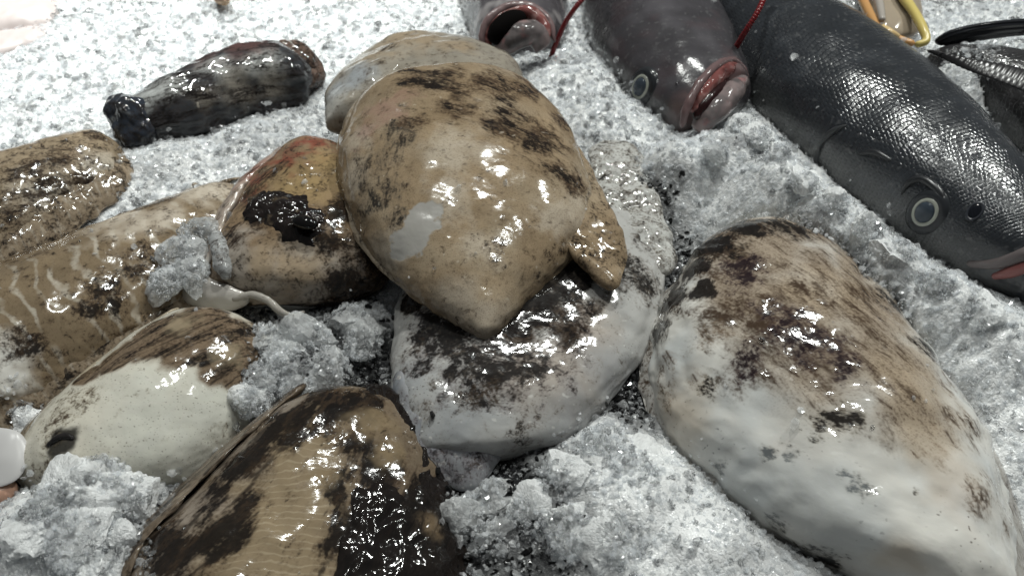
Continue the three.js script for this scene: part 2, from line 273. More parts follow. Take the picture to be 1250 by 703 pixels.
    if (back > 0.05) { cells(o, p, 0.5 * back, 900); cells(o, p, 0.3 * back, 2000); mixc(o, [0.40, 0.34, 0.27], 0.5 * back * sst(0.0, 0.35, fbm(p[0] * 50 - p[2] * 28, p[1] * 40, p[2] * 14 + 4, 4, 0.6))); stain(o, p, 0.46 * back, 80, 45, [0.55, 0, 0.83], 0.25, C.umber); }
    const D = [0.55, 0, 0.83];
    stain(o, p, 0.70 * marks(p, [[[0.1381,0.0577,0.011], px(40)], [[0.153,0.0666,0.0644], px(52)], [[0.1762,0.065,0.0806], px(40)], [[0.1373,0.062,0.0781], px(36)], [[0.122,0.0573,0.0441], px(36)], [[0.1975,0.0625,0.0423], px(36)], [[0.1733,0.0652,0.0319], px(36)], [[0.1255,0.0544,0.0892], px(24)]], 0.8, 34), 62, 5, D, 0.5, C.umber);
    stain(o, p, 0.85 * marks(p, [[[0.1998,0.0503,-0.0327], px(30)], [[0.2225,0.046,-0.0069], px(30)], [[0.2308,0.0481,0.0295], px(26)], [[0.2365,0.0517,0.0641], px(24)], [[0.1302,0.0489,-0.0198], px(40)], [[0.1134,0.0324,-0.0136], px(34)], [[0.0985,0.0325,0.0155], px(26)], [[0.1482,0.0406,-0.048], px(30)], [[0.1635,0.0562,-0.0338], px(26)], [[0.1799,0.0576,-0.026], px(26)]], 0.8, 50), 95, 15, D, 0.35);
    stain(o, p, 0.52 * marks(p, [[[0.2392,0.0499,0.1178], px(34)], [[0.2419,0.0483,0.0903], px(30)], [[0.234,0.0469,0.1541], px(30)], [[0.2165,0.0535,0.1395], px(26)], [[0.1035,0.0423,0.086], px(18)], [[0.0936,0.0367,0.0643], px(20)], [[0.1159,0.0548,0.0545], px(22)], [[0.0901,0.0282,0.0816], px(18)]], 0.8, 50), 80, 25, D, 0.3, C.umber, [0.2, 0.14, 0.09]);
    stain(o, p, 0.72 * marks(p, [[[0.1105,0.0463,0.0889], px(12)], [[0.1059,0.0436,0.0892], px(8)], [[0.1584,0.0567,0.1222], px(14)], [[0.1676,0.0593,0.1199], px(16)], [[0.177,0.0609,0.119], px(10)], [[0.1358,0.046,0.1312], px(10)], [[0.1421,0.047,0.1338], px(9)], [[0.1655,0.051,0.1472], px(7)], [[0.1695,0.05,0.1512], px(9)], [[0.1758,0.0494,0.1554], px(9)], [[0.199,0.0506,0.1547], px(5)], [[0.1122,0.0277,0.1293], px(9)], [[0.112,0.007,0.1326], px(10)], [[0.1572,0.0134,0.1729], px(20)], [[0.1372,0.0224,0.1594], px(14)]], 0.9, 130), 170, 35, [0.9, 0, 0.4], 0.5, C.ink, [0.16, 0.13, 0.09]);
    stain(o, p, 1.05 * marks(p, [[[0.1145,0.0454,-0.001], px(26)], [[0.1014,0.0371,0.0161], px(24)], [[0.0924,0.0317,0.0351], px(18)], [[0.1302,0.0489,-0.0198], px(28)], [[0.1491,0.0556,-0.0282], px(22)], [[0.1174,0.0528,0.0202], px(18)]], 0.9, 60), 85, 65, [-0.5, 0, 0.86], 0.4);
    stain(o, p, 0.8 * marks(p, [[[0.1782,0.0651,0.089], px(24)], [[0.1682,0.0647,0.0775], px(26)], [[0.1537,0.0666,0.0614], px(34)], [[0.1404,0.0583,0.0116], px(28)], [[0.1293,0.0587,0.0813], px(20)]], 0.8, 60), 110, 55, null, 1, [0.015, 0.009, 0.011], [0.09, 0.06, 0.055]);
    mixc(o, C.umber, 0.8 * sst(0.56, 0.66, n3(p[0] * 520, p[1] * 520, p[2] * 520)) * sst(-0.1, 0.4, fbm(p[0] * 24, p[1] * 24, p[2] * 24, 2)));
    mixc(o, [0.42, 0.46, 0.48], 0.4 * marks(p, [[[0.1191,0.0365,0.1294], px(40)], [[0.1326,0.035,0.1477], px(40)], [[0.156,0.0375,0.1668], px(50)]], 0.7, 30));
  },
  rightfin(o, p) { base(o, [0.38, 0.365, 0.335], p, 40, 0.25); film(o, p, 0.15); const D = [0.3, 0, 0.95]; stain(o, p, 0.48, 60, 3, D, 0.3, C.umber, [0.16, 0.12, 0.09]); mixc(o, [0.25, 0.08, 0.07], 0.6 * marks(p, [[[0.2454,0.0279,0.1621], px(12)], [[0.243,0.0261,0.1742], px(10)]], 1, 100)); },
  rightfinl(o, p) { base(o, [0.47, 0.455, 0.43], p, 40, 0.2); film(o, p, 0.15); stain(o, p, 0.44, 70, 3, null, 1, C.umber, [0.2, 0.17, 0.14]); stain(o, p, 0.35, 160, 13); },
  mid(o, p, u, v) {
    base(o, [0.22, 0.155, 0.095], p, 45, 0.3); film(o, p, 0.15, 1.2); cells(o, p, 0.35);
    mixc(o, [0.33, 0.235, 0.11], 0.7 * marks(p, [[[-0.1451,0.0535,-0.0765], px(44)], [[-0.1315,0.0543,-0.0983], px(28)]], 0.6, 40));
    mixc(o, C.red, 0.85 * marks(p, [[[-0.1514,0.055,-0.1186], px(34)], [[-0.1711,0.051,-0.1027], px(32)], [[-0.1387,0.0504,-0.1309], px(26)], [[-0.1858,0.0446,-0.0828], px(24)]], 1.0, 60) * sst(-0.3, 0.3, fbm(p[0] * 90, p[1] * 90, p[2] * 90, 3)));
    mixc(o, [0.40, 0.37, 0.33], 0.7 * marks(p, [[[-0.1735,0.0365,-0.0097], px(34)], [[-0.1579,0.0301,-0.0047], px(40)], [[-0.1259,0.0352,-0.0109], px(44)], [[-0.1835,0.0436,-0.0254], px(24)], [[-0.1399,0.0446,-0.0243], px(24)]], 0.8, 50));
    mixc(o, [0.40, 0.29, 0.17], 0.6 * marks(p, [[[-0.1415,0.0381,-0.0118], px(28)], [[-0.1627,0.0404,-0.0133], px(20)]], 0.8, 60));
    stain(o, p, 0.92 * marks(p, [[[-0.1507,0.0511,-0.0451], px(32)], [[-0.1278,0.0502,-0.038], px(28)], [[-0.1681,0.0492,-0.0473], px(22)], [[-0.1111,0.0483,-0.0525], px(30)], [[-0.1006,0.0372,-0.0241], px(40)], [[-0.1109,0.0263,-0.0083], px(36)], [[-0.091,0.0248,-0.0211], px(30)]], 0.7, 40), 70, 3);
    stain(o, p, 0.7 * marks(p, [[[-0.1876,0.0426,-0.0762], px(30)], [[-0.1711,0.0509,-0.0888], px(24)], [[-0.1888,0.0424,-0.0344], px(26)], [[-0.1394,0.0412,-0.1448], px(20)]], 0.8, 60), 90, 13, [-0.6, 0, 0.8], 0.25);
    stain(o, p, 0.4, 90, 33);
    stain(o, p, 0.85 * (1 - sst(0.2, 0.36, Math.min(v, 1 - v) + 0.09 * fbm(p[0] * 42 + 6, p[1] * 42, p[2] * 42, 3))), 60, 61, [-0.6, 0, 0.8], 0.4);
  },
  midfin(o, p) { base(o, [0.38, 0.32, 0.27], p, 60, 0.3); film(o, p, 0.16); mixc(o, C.red, 0.6 * marks(p, [[[-0.1684,0.0361,-0.1523], px(36)], [[-0.1882,0.0425,-0.1039], px(30)]], 0.9, 70)); mixc(o, [0.48, 0.46, 0.43], 0.9 * marks(p, [[[-0.2065,0.0237,0.0004], px(36)], [[-0.1873,0.0216,0.0043], px(30)], [[-0.2033,0.0263,-0.0159], px(20)]], 0.5, 50)); stain(o, p, 0.44 * (1 - marks(p, [[[-0.2037,0.0232,0.0014], px(50)]], 0.4, 50)), 80, 3, [-0.6, 0, 0.8], 0.2); },
  midsiphon(o, p) { base(o, [0.36, 0.37, 0.37], p, 90, 0.3); film(o, p, 0.12); stain(o, p, 0.5, 110, 3); },
  midarm(o, p) { base(o, [0.30, 0.28, 0.25], p, 90, 0.15); film(o, p, 0.14); mixc(o, C.umber, 0.3 * speck(p, 700, 0.4, 0.6)); },
  zebra(o, p, u, v) {
    base(o, [0.20, 0.15, 0.095], p, 40, 0.35); film(o, p, 0.18); cells(o, p, 0.3);
    const w = u * 42 + 2.4 * fbm(p[0] * 30, p[1] * 30, p[2] * 30, 4) + 5.0 * v, s = Math.sin(w * 3.1416);
    const st = sst(0.35, 1.15, s + 0.9 * fbm(p[0] * 80 + 9, p[1] * 80, p[2] * 80, 4, 0.7)) * sst(0.98, 0.9, u) * sst(0.62, 0.5, v + 0.05 * fbm(p[0] * 50, p[1] * 50, p[2] * 50, 2));
    mixc(o, [0.46, 0.42, 0.35], 0.8 * st * sst(-0.35, 0.2, fbm(p[0] * 45 + 3, p[1] * 45, p[2] * 45, 3)));
    mixc(o, [0.52, 0.46, 0.38], 0.8 * marks(p, [[[-0.2668,0.0407,-0.0526], px(36)], [[-0.2218,0.0332,-0.0966], px(36)], [[-0.2434,0.0377,-0.0645], px(26)]], 0.8, 50));
    mixc(o, C.white, 0.8 * marks(p, [[[-0.2992,0.0348,0.0628], px(24)], [[-0.2959,0.0293,0.0707], px(20)]], 0.6, 60));
    stain(o, p, 0.8 * marks(p, [[[-0.255,0.0367,0.0158], px(28)], [[-0.2481,0.0401,-0.0212], px(22)], [[-0.2625,0.0371,0.023], px(18)], [[-0.291,0.0366,0.052], px(24)], [[-0.2421,0.0376,-0.0085], px(18)]], 0.8, 60), 100, 3);
    stain(o, p, 0.75 * marks(p, [[[-0.3127,0.0322,-0.0428], px(34)], [[-0.3303,0.0339,-0.0296], px(34)], [[-0.2628,0.0286,-0.0852], px(30)]], 0.9, 60), 90, 13, [0.9, 0, -0.4], 0.3);
    stain(o, p, 0.34, 90, 23);
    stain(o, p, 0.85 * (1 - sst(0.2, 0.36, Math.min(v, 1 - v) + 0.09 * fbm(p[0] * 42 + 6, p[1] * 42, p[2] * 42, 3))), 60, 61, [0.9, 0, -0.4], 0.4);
  },
  sandy(o, p) { base(o, [0.26, 0.205, 0.14], p, 40, 0.35); film(o, p, 0.17); mixc(o, [0.45, 0.42, 0.36], 0.6 * marks(p, [[[-0.3206,0.0226,-0.134], px(30)], [[-0.3428,0.0246,-0.0975], px(40)]], 0.8, 50)); cells(o, p, 0.25); stain(o, p, 0.78 * marks(p, [[[-0.3562,0.0378,-0.1147], px(34)], [[-0.3422,0.0332,-0.1357], px(26)], [[-0.3574,0.0304,-0.0816], px(34)], [[-0.3274,0.0228,-0.1188], px(24)], [[-0.3437,0.0278,-0.1031], px(26)], [[-0.3313,0.0281,-0.1691], px(20)]], 0.8, 50), 75, 3, [0.9, 0, -0.4], 0.45); stain(o, p, 0.52, 80, 13); },
  inky(o, p) {
    base(o, [0.03, 0.033, 0.037], p, 40, 0.4); film(o, p, 0.09, 1.6);
    mixc(o, [0.34, 0.35, 0.34], 0.85 * marks(p, [[[-0.3076,0.0336,-0.213], px(26)], [[-0.2877,0.0399,-0.2217], px(20)], [[-0.2556,0.0439,-0.247], px(24)], [[-0.2151,0.0438,-0.2537], px(26)], [[-0.3128,0.0286,-0.2026], px(14)]], 0.8, 60));
    mixc(o, [0.20, 0.18, 0.15], 0.7 * marks(p, [[[-0.2346,0.0295,-0.2317], px(26)], [[-0.2583,0.0308,-0.2173], px(20)], [[-0.2096,0.029,-0.2453], px(24)]], 0.9, 60));
    mixc(o, [0.09, 0.035, 0.03], 0.6 * marks(p, [[[-0.2347,0.0452,-0.2786], px(34)], [[-0.2667,0.0433,-0.2613], px(24)]], 1, 60));
    stain(o, p, 0.56, 70, 3, [0.9, 0, -0.4], 0.4, C.ink, [0.04, 0.03, 0.026]); o.k = Math.min(o.k, 0.14);
  },
  inkyhead(o, p) { base(o, [0.018, 0.022, 0.03], p, 60, 0.5); film(o, p, 0.1, 1.5); mixc(o, [0.2, 0.21, 0.21], 0.6 * sst(0.2, 0.5, fbm(p[0] * 60, p[1] * 60, p[2] * 60 + 2, 3))); stain(o, p, 0.5, 80, 3, null, 1, C.ink, [0.03, 0.026, 0.024]); },
  inkytail(o, p) { base(o, [0.10, 0.07, 0.06], p, 60, 0.5); film(o, p, 0.1, 1.5); mixc(o, [0.25, 0.24, 0.22], 0.6 * sst(0.1, 0.5, fbm(p[0] * 60, p[1] * 60, p[2] * 60 + 6, 3))); stain(o, p, 0.62, 70, 3); },
  belly(o, p, u, v) {
    base(o, [0.58, 0.55, 0.47], p, 26, 0.10); film(o, p, 0.15, 1.1);
    mixc(o, [0.52, 0.53, 0.48], 0.6 * marks(p, [[[-0.1921,0.0329,0.1068], px(60)], [[-0.1738,0.03,0.0941], px(40)]], 0.7, 26));
    mixc(o, C.umber, 0.6 * sst(0.52, 0.62, n3(p[0] * 1150, p[1] * 1150, p[2] * 1150)));
    const BK = [[[-0.1894,0.0411,0.043], px(46)], [[-0.2114,0.0415,0.0509], px(36)], [[-0.1676,0.0354,0.0478], px(42)], [[-0.2311,0.0382,0.0607], px(24)], [[-0.1588,0.0286,0.0612], px(34)], [[-0.192,0.0415,0.059], px(32)], [[-0.1726,0.0371,0.0646], px(26)], [[-0.2473,0.0341,0.0731], px(16)]];
    const bk = marks(p, BK, 0.4, 50, 0.22);
    mixc(o, [0.17, 0.115, 0.07], 0.92 * bk); if (bk > 0.05) cells(o, p, 0.4 * bk);
    stain(o, p, 0.68 * bk, 70, 3, [-0.75, 0, 0.65], 0.2);
    mixc(o, [0.30, 0.24, 0.16], 0.8 * marks(p, [[[-0.1991,0.0413,0.0399], px(14)], [[-0.1681,0.0359,0.0588], px(12)]], 1, 90));
    stain(o, p, 0.58 * marks(p, [[[-0.2497,0.0361,0.1009], px(26)], [[-0.2452,0.0373,0.0936], px(22)], [[-0.2481,0.0341,0.118], px(14)], [[-0.1658,0.0177,0.1025], px(10)], [[-0.2507,0.0262,0.1309], px(20)], [[-0.2376,0.0381,0.0886], px(12)]], 0.8, 80), 110, 13, null, 1, C.umber, [0.2, 0.16, 0.1]);
    const sp = marks(p, [[[-0.2447,0.0348,0.118], px(15)], [[-0.2405,0.0354,0.1168], px(12)]], 0.35, 110, 0.3); mixc(o, C.ink, 0.93 * sp); o.z -= 0.5 * sp;
    stain(o, p, 0.12, 110, 23, null, 1, C.umber, [0.2, 0.16, 0.1]);
  },
  inkweb(o, p) { base(o, [0.010, 0.0085, 0.008], p, 40, 0.5); film(o, p, 0.1, 1.3); mixc(o, [0.16, 0.115, 0.07], 0.85 * marks(p, [[[-0.074,0.0312,0.1057], px(22)], [[-0.0686,0.0308,0.1221], px(18)], [[-0.0422,0.0221,0.1593], px(12)]], 0.8, 70)); mixc(o, [0.05, 0.042, 0.036], 0.6 * sst(0.2, 0.5, fbm(p[0] * 70, p[1] * 70, p[2] * 70, 4))); stain(o, p, 0.6, 70, 5, [-0.3, 0, 0.95], 0.35, C.ink, [0.02, 0.015, 0.012]); o.k = 0.1; },
  eyeball(o, p) { base(o, [0.012, 0.009, 0.008], p, 60, 0.5); film(o, p, 0.09, 1.2); mixc(o, [0.10, 0.075, 0.05], 0.7 * sst(0.2, 0.5, fbm(p[0] * 90, p[1] * 90, p[2] * 90, 4))); o.k = 0.09; },
  bellyfin(o, p) { base(o, [0.42, 0.36, 0.27], p, 60, 0.3); film(o, p, 0.16); cells(o, p, 0.3); stain(o, p, 0.5, 90, 3, [-0.75, 0, 0.65], 0.2); },
  low(o, p, u, v) {
    base(o, [0.15, 0.115, 0.08], p, 36, 0.35); film(o, p, 0.16, 1.1); cells(o, p, 0.3); cells(o, p, 0.25, 2200);
    const mid = marks(p, [[[-0.114,0.0388,0.1309], px(46)], [[-0.1206,0.0366,0.1531], px(52)], [[-0.1257,0.0372,0.1751], px(56)], [[-0.1049,0.0376,0.1581], px(40)], [[-0.1084,0.0364,0.183], px(50)]], 0.5, 34);
    mixc(o, [0.28, 0.215, 0.135], 0.8 * mid);
    const s = Math.sin((u * 92 + 3.0 * fbm(p[0] * 40, p[1] * 40, p[2] * 40, 4, 0.6) + 14 * (v - 0.5) * (v - 0.5) + 6 * (v - 0.5)) * 3.1416), st = sst(0.55, 1.1, s + 0.5 * fbm(p[0] * 120, p[1] * 120, p[2] * 120, 2));
    mixc(o, [0.40, 0.33, 0.23], 0.5 * st * (0.1 + 0.9 * mid)); o.z += 0.06 * st * mid;
    mixc(o, [0.35, 0.31, 0.27], 0.5 * marks(p, [[[-0.1459,0.0343,0.1281], px(30)], [[-0.1609,0.0318,0.1551], px(34)], [[-0.1738,0.0315,0.1808], px(34)], [[-0.1309,0.0333,0.0963], px(26)]], 0.8, 40));
    stain(o, p, 0.98 * marks(p, [[[-0.1236,0.038,0.1049], px(44)], [[-0.1407,0.0366,0.1295], px(30)], [[-0.1558,0.0339,0.1562], px(36)], [[-0.1419,0.0368,0.1749], px(34)], [[-0.1649,0.0334,0.1817], px(34)], [[-0.1088,0.0369,0.0877], px(30)], [[-0.1354,0.0358,0.1526], px(20)]], 0.8, 36), 52, 3, [-0.62, 0, 0.78], 0.42);
    const blk = marks(p, [[[-0.0841,0.0371,0.0989], px(34)], [[-0.0709,0.0332,0.1373], px(38)], [[-0.0855,0.0378,0.1203], px(22)], [[-0.0643,0.029,0.1626], px(46)], [[-0.07,0.0283,0.1836], px(46)], [[-0.0452,0.0211,0.1496], px(40)], [[-0.0432,0.018,0.1791], px(44)], [[-0.09,0.037,0.1487], px(14)], [[-0.0827,0.0333,0.1733], px(16)]], 0.7, 40);
    stain(o, p, 0.95 * blk, 60, 13, [-0.3, 0, 0.95], 0.4);
    mixc(o, [0.22, 0.165, 0.10], 0.85 * marks(p, [[[-0.0764,0.0352,0.1084], px(22)], [[-0.0683,0.033,0.1224], px(16)], [[-0.0997,0.0379,0.1399], px(12)]], 0.8, 70));
    stain(o, p, 0.28, 80, 33, [-0.62, 0, 0.78], 0.7);
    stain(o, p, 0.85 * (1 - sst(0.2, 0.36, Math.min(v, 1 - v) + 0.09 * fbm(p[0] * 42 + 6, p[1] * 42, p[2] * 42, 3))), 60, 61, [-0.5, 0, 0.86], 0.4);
  },
};
// fish: overlapping scales on a dark back, silver below; L and W are the body's length and girth in scales
function scales(o, u, v, L, W, amt, dark) {
  const jit = 0.55; let a = u * L + jit * n3(u * 40, v * 40, 3.3), b = v * W + jit * n3(u * 40, v * 40, 8.1); const row = Math.floor(a); b += (row & 1) * 0.5; const fa = a - row, fb = b - Math.floor(b) - 0.5;
  const e = Math.sqrt(fa * fa * 0.8 + fb * fb * 3.2), edge = sst(0.75, 1.0, e), id = n3(row * 7.3, Math.floor(b) * 3.7, 1.5);
  o.z += amt * (0.26 * (1 - fa) - 0.12 * fb * fb - 0.22 * edge + 0.45 * id * fb + 0.3 * n3(row * 3.1, Math.floor(b) * 5.9, 7.5) * fa);
  mixc(o, dark, 0.4 * edge * amt);
}
function fishPaint(o, p, u, v, L, W, head, tint, belly) {
  base(o, tint, p, 40, 0.35);
  mixc(o, [tint[0] * 2.2, tint[1] * 2.2, tint[2] * 2.2], 0.5 * sst(0, 0.5, fbm(p[0] * 26, p[1] * 26, p[2] * 26 + 8, 3)));
  const bl = sst(0.36, 0.26, belly > 0 ? v + 0.03 * fbm(p[0] * 40, p[1] * 40, p[2] * 40, 3) : 1 - v + 0.03 * fbm(p[0] * 40, p[1] * 40, p[2] * 40, 3));
  mixc(o, [0.085, 0.087, 0.085], 0.75 * bl);
  const body = sst(head + 0.03, head - 0.05, u + 0.03 * fbm(p[0] * 30, p[1] * 30, p[2] * 30, 2));
  scales(o, u, v, L, W, body, [tint[0] * 0.35, tint[1] * 0.35, tint[2] * 0.35]);
  o.z += (1 - body) * (0.10 * n3(p[0] * 300, p[1] * 300, p[2] * 300) + 0.12 * ridge(p[0] * 90, p[1] * 90, p[2] * 90, 2)) + 0.05 * n3(p[0] * 700, p[1] * 700, p[2] * 700);
  o.k = 0.2 + 0.1 * fbm(p[0] * 70, p[1] * 70, p[2] * 70, 2);
  mixc(o, [0.12, 0.12, 0.12], 0.3 * speck(p, 260, 0.35, 0.6));
}
PAINT.bass = (o, p, u, v) => fishPaint(o, p, u, v, 140, 120, 0.78, [0.021, 0.0235, 0.0275], -1);
PAINT.gaper = (o, p, u, v) => { fishPaint(o, p, u, v, 60, 70, 0.5, [0.042, 0.039, 0.043], -1); mixc(o, [0.065, 0.04, 0.043], 0.3 * sst(0, 0.4, fbm(p[0] * 36, p[1] * 36 + 3, p[2] * 36, 3))); mixc(o, [0.20, 0.125, 0.12], 0.6 * marks(p, [[[0.1566,0.0175,-0.2129], px(34)], [[0.1927,0.0389,-0.2422], px(24)]], 0.6, 50)); };
PAINT.singer = (o, p, u, v) => { fishPaint(o, p, u, v, 60, 60, 0.35, [0.06, 0.055, 0.06], -1); mixc(o, [0.30, 0.28, 0.28], 0.7 * sst(0, 0.4, fbm(p[0] * 40, p[1] * 40 + 9, p[2] * 40, 3))); };
PAINT.behind = (o, p, u, v) => fishPaint(o, p, u, v, 56, 60, 1.2, [0.025, 0.024, 0.025], -1);
PAINT.palate = (o, p) => { base(o, [0.17, 0.06, 0.055], p, 90, 0.5); film(o, p, 0.18); mixc(o, [0.30, 0.19, 0.175], 0.6 * sst(0, 0.4, fbm(p[0] * 110, p[1] * 110, p[2] * 110 + 4, 3))); mixc(o, [0.05, 0.01, 0.01], 0.7 * sst(0.15, 0.5, fbm(p[0] * 80, p[1] * 80 + 7, p[2] * 80, 3))); };
PAINT.jaw = (o, p) => { base(o, [0.11, 0.095, 0.095], p, 60, 0.4); film(o, p, 0.2); mixc(o, [0.24, 0.185, 0.18], 0.7 * sst(-0.1, 0.3, fbm(p[0] * 55, p[1] * 55, p[2] * 55 + 3, 3))); mixc(o, [0.05, 0.045, 0.045], 0.7 * sst(0.1, 0.4, fbm(p[0] * 70, p[1] * 70 + 9, p[2] * 70, 4))); mixc(o, [0.30, 0.09, 0.09], 0.5 * sst(0.15, 0.5, fbm(p[0] * 60 + 5, p[1] * 60, p[2] * 60, 3))); };

// ───────────────────────── the bed of crushed ice ─────────────────────────
// heaps of ice: [top of the heap, radius]
const HEAPS = [
  [[0.0553,0.0200,-0.2731], 0.05], [[0.0756,0.0280,-0.2118], 0.045], [[0.1291,0.0450,-0.1301], 0.04], [[0.1686,0.0500,-0.1335], 0.045], [[0.1907,0.0580,-0.0936], 0.042], [[0.2176,0.0600,-0.0490], 0.042], [[0.2420,0.0580,-0.0066], 0.042],
  [[0.2680,0.0550,0.0223], 0.042], [[0.2924,0.0480,0.0475], 0.05], [[0.3137,0.0300,0.0829], 0.06],
  [[0.0619,0.0300,0.1450], 0.05], [[0.0327,0.0220,0.1407], 0.035], [[0.0957,0.0300,0.1718], 0.045], [[0.0706,0.0250,0.1821], 0.05], [[0.1300,0.0200,0.1923], 0.04],
  [[-0.2216,0.0350,0.1567], 0.035], [[-0.2442,0.0300,0.1675], 0.04], [[-0.2011,0.0300,0.1843], 0.04], [[-0.2980,0.0200,0.0758], 0.02],
  [[-0.2211,0.0350,-0.0343], 0.024], [[-0.2282,0.0300,-0.0160], 0.015], [[-0.1382,0.0300,0.0530], 0.03], [[-0.1026,0.0200,0.0184], 0.025], [[-0.2157,0.0120,-0.1914], 0.04], [[-0.2824,0.0120,-0.1635], 0.035],
  [[0.4161,0.0450,-0.2720], 0.03], [[0.0064,0.0120,0.1634], 0.03],
];
function bedHeight(x, z) {
  let h = 0.0025 * fbm(x * 14, 3.1, z * 14, 3);
  for (const [t, r] of HEAPS) { const d2 = ((x - t[0]) ** 2 + (z - t[2]) ** 2) / (r * r); if (d2 < 6) { const k = t[1] * Math.exp(-d2 * 0.9); h = h > k ? h + k * k * 4 * 0.5 : k + Math.max(0, h) * h * 4 * 0.5; } }
  return h;
}

// ───────────────────────── the catch: cuttlefish ─────────────────────────
const G_CUTTLE = 'cuttlefish laid on the ice';
const wrinkle = (s, a, seedOff = 0) => (p) => a * (fbm(p[0] * s + seedOff, p[1] * s, p[2] * s, 3));
// slack skin: lengthwise folds that grow towards the edges, over broad lumps
const slack = (lump, fold, off, d) => (p, u, v) => { const t = (p[0] * d[0] + p[2] * d[1]) * 0.75, x = p[0] - d[0] * t, z = p[2] - d[1] * t, side = Math.abs(v - 0.5) * 2; return lump * (fbm(p[0] * 22 + off, p[1] * 22, p[2] * 22, 3) + 0.45 * sst(0.1, 0.45, side) * fbm(p[0] * 52 + off, p[1] * 52, p[2] * 52 + 3, 2)) + fold * (0.3 + 3.2 * sst(0.18, 0.5, side)) * (ridge(x * 62 + off, p[1] * 62, z * 62, 3) - 0.4) + 0.0003 * fbm(p[0] * 160, p[1] * 160, p[2] * 160, 2); };
const plain = (c, k = 0.25) => new THREE.MeshPhysicalMaterial({ color: new THREE.Color(...c), roughness: k, ior: 1.4 });

// the fin that frills the edge of a mantle: from the flank of the body out on to the ice
function skirt(stations, side, width, { from = 0, to = stations.length - 1, flank = 0.5, low = 0.004, wave = 0.0022, count = 9, off = 0 } = {}) {
  const st = [];
  for (let i = from; i <= to; i++) {
    const [L, R, up] = stations[i], e = side < 0 ? L : R, c = [0, 1, 2].map((k) => (L[k] + R[k]) / 2), o = [e[0] - c[0], 0, e[2] - c[2]], n = Math.hypot(o[0], o[2]) || 1;
    const inner = [c[0] + (e[0] - c[0]) * 0.78, e[1] + up * flank, c[2] + (e[2] - c[2]) * 0.78], outer = [e[0] + o[0] / n * width, Math.max(low, e[1] - 0.004), e[2] + o[2] / n * width];
    st.push([inner, outer, 0.0026, 0.0022]);
  }
  return loft('skirt', st, { nu: 150, nv: 64, cap0: 0.06, cap1: 0.06, solid: false, move: (p, u, v) => { const rim = sst(0.5, 0.26, v) + sst(0.5, 0.74, v); return wave * sst(0.4, 1.6, rim) * Math.sin(u * count * 6.2832 + off + 2 * fbm(p[0] * 40, p[1] * 40, p[2] * 40, 2)) + 0.0016 * fbm(p[0] * 60, p[1] * 60, p[2] * 60, 3); } });
}
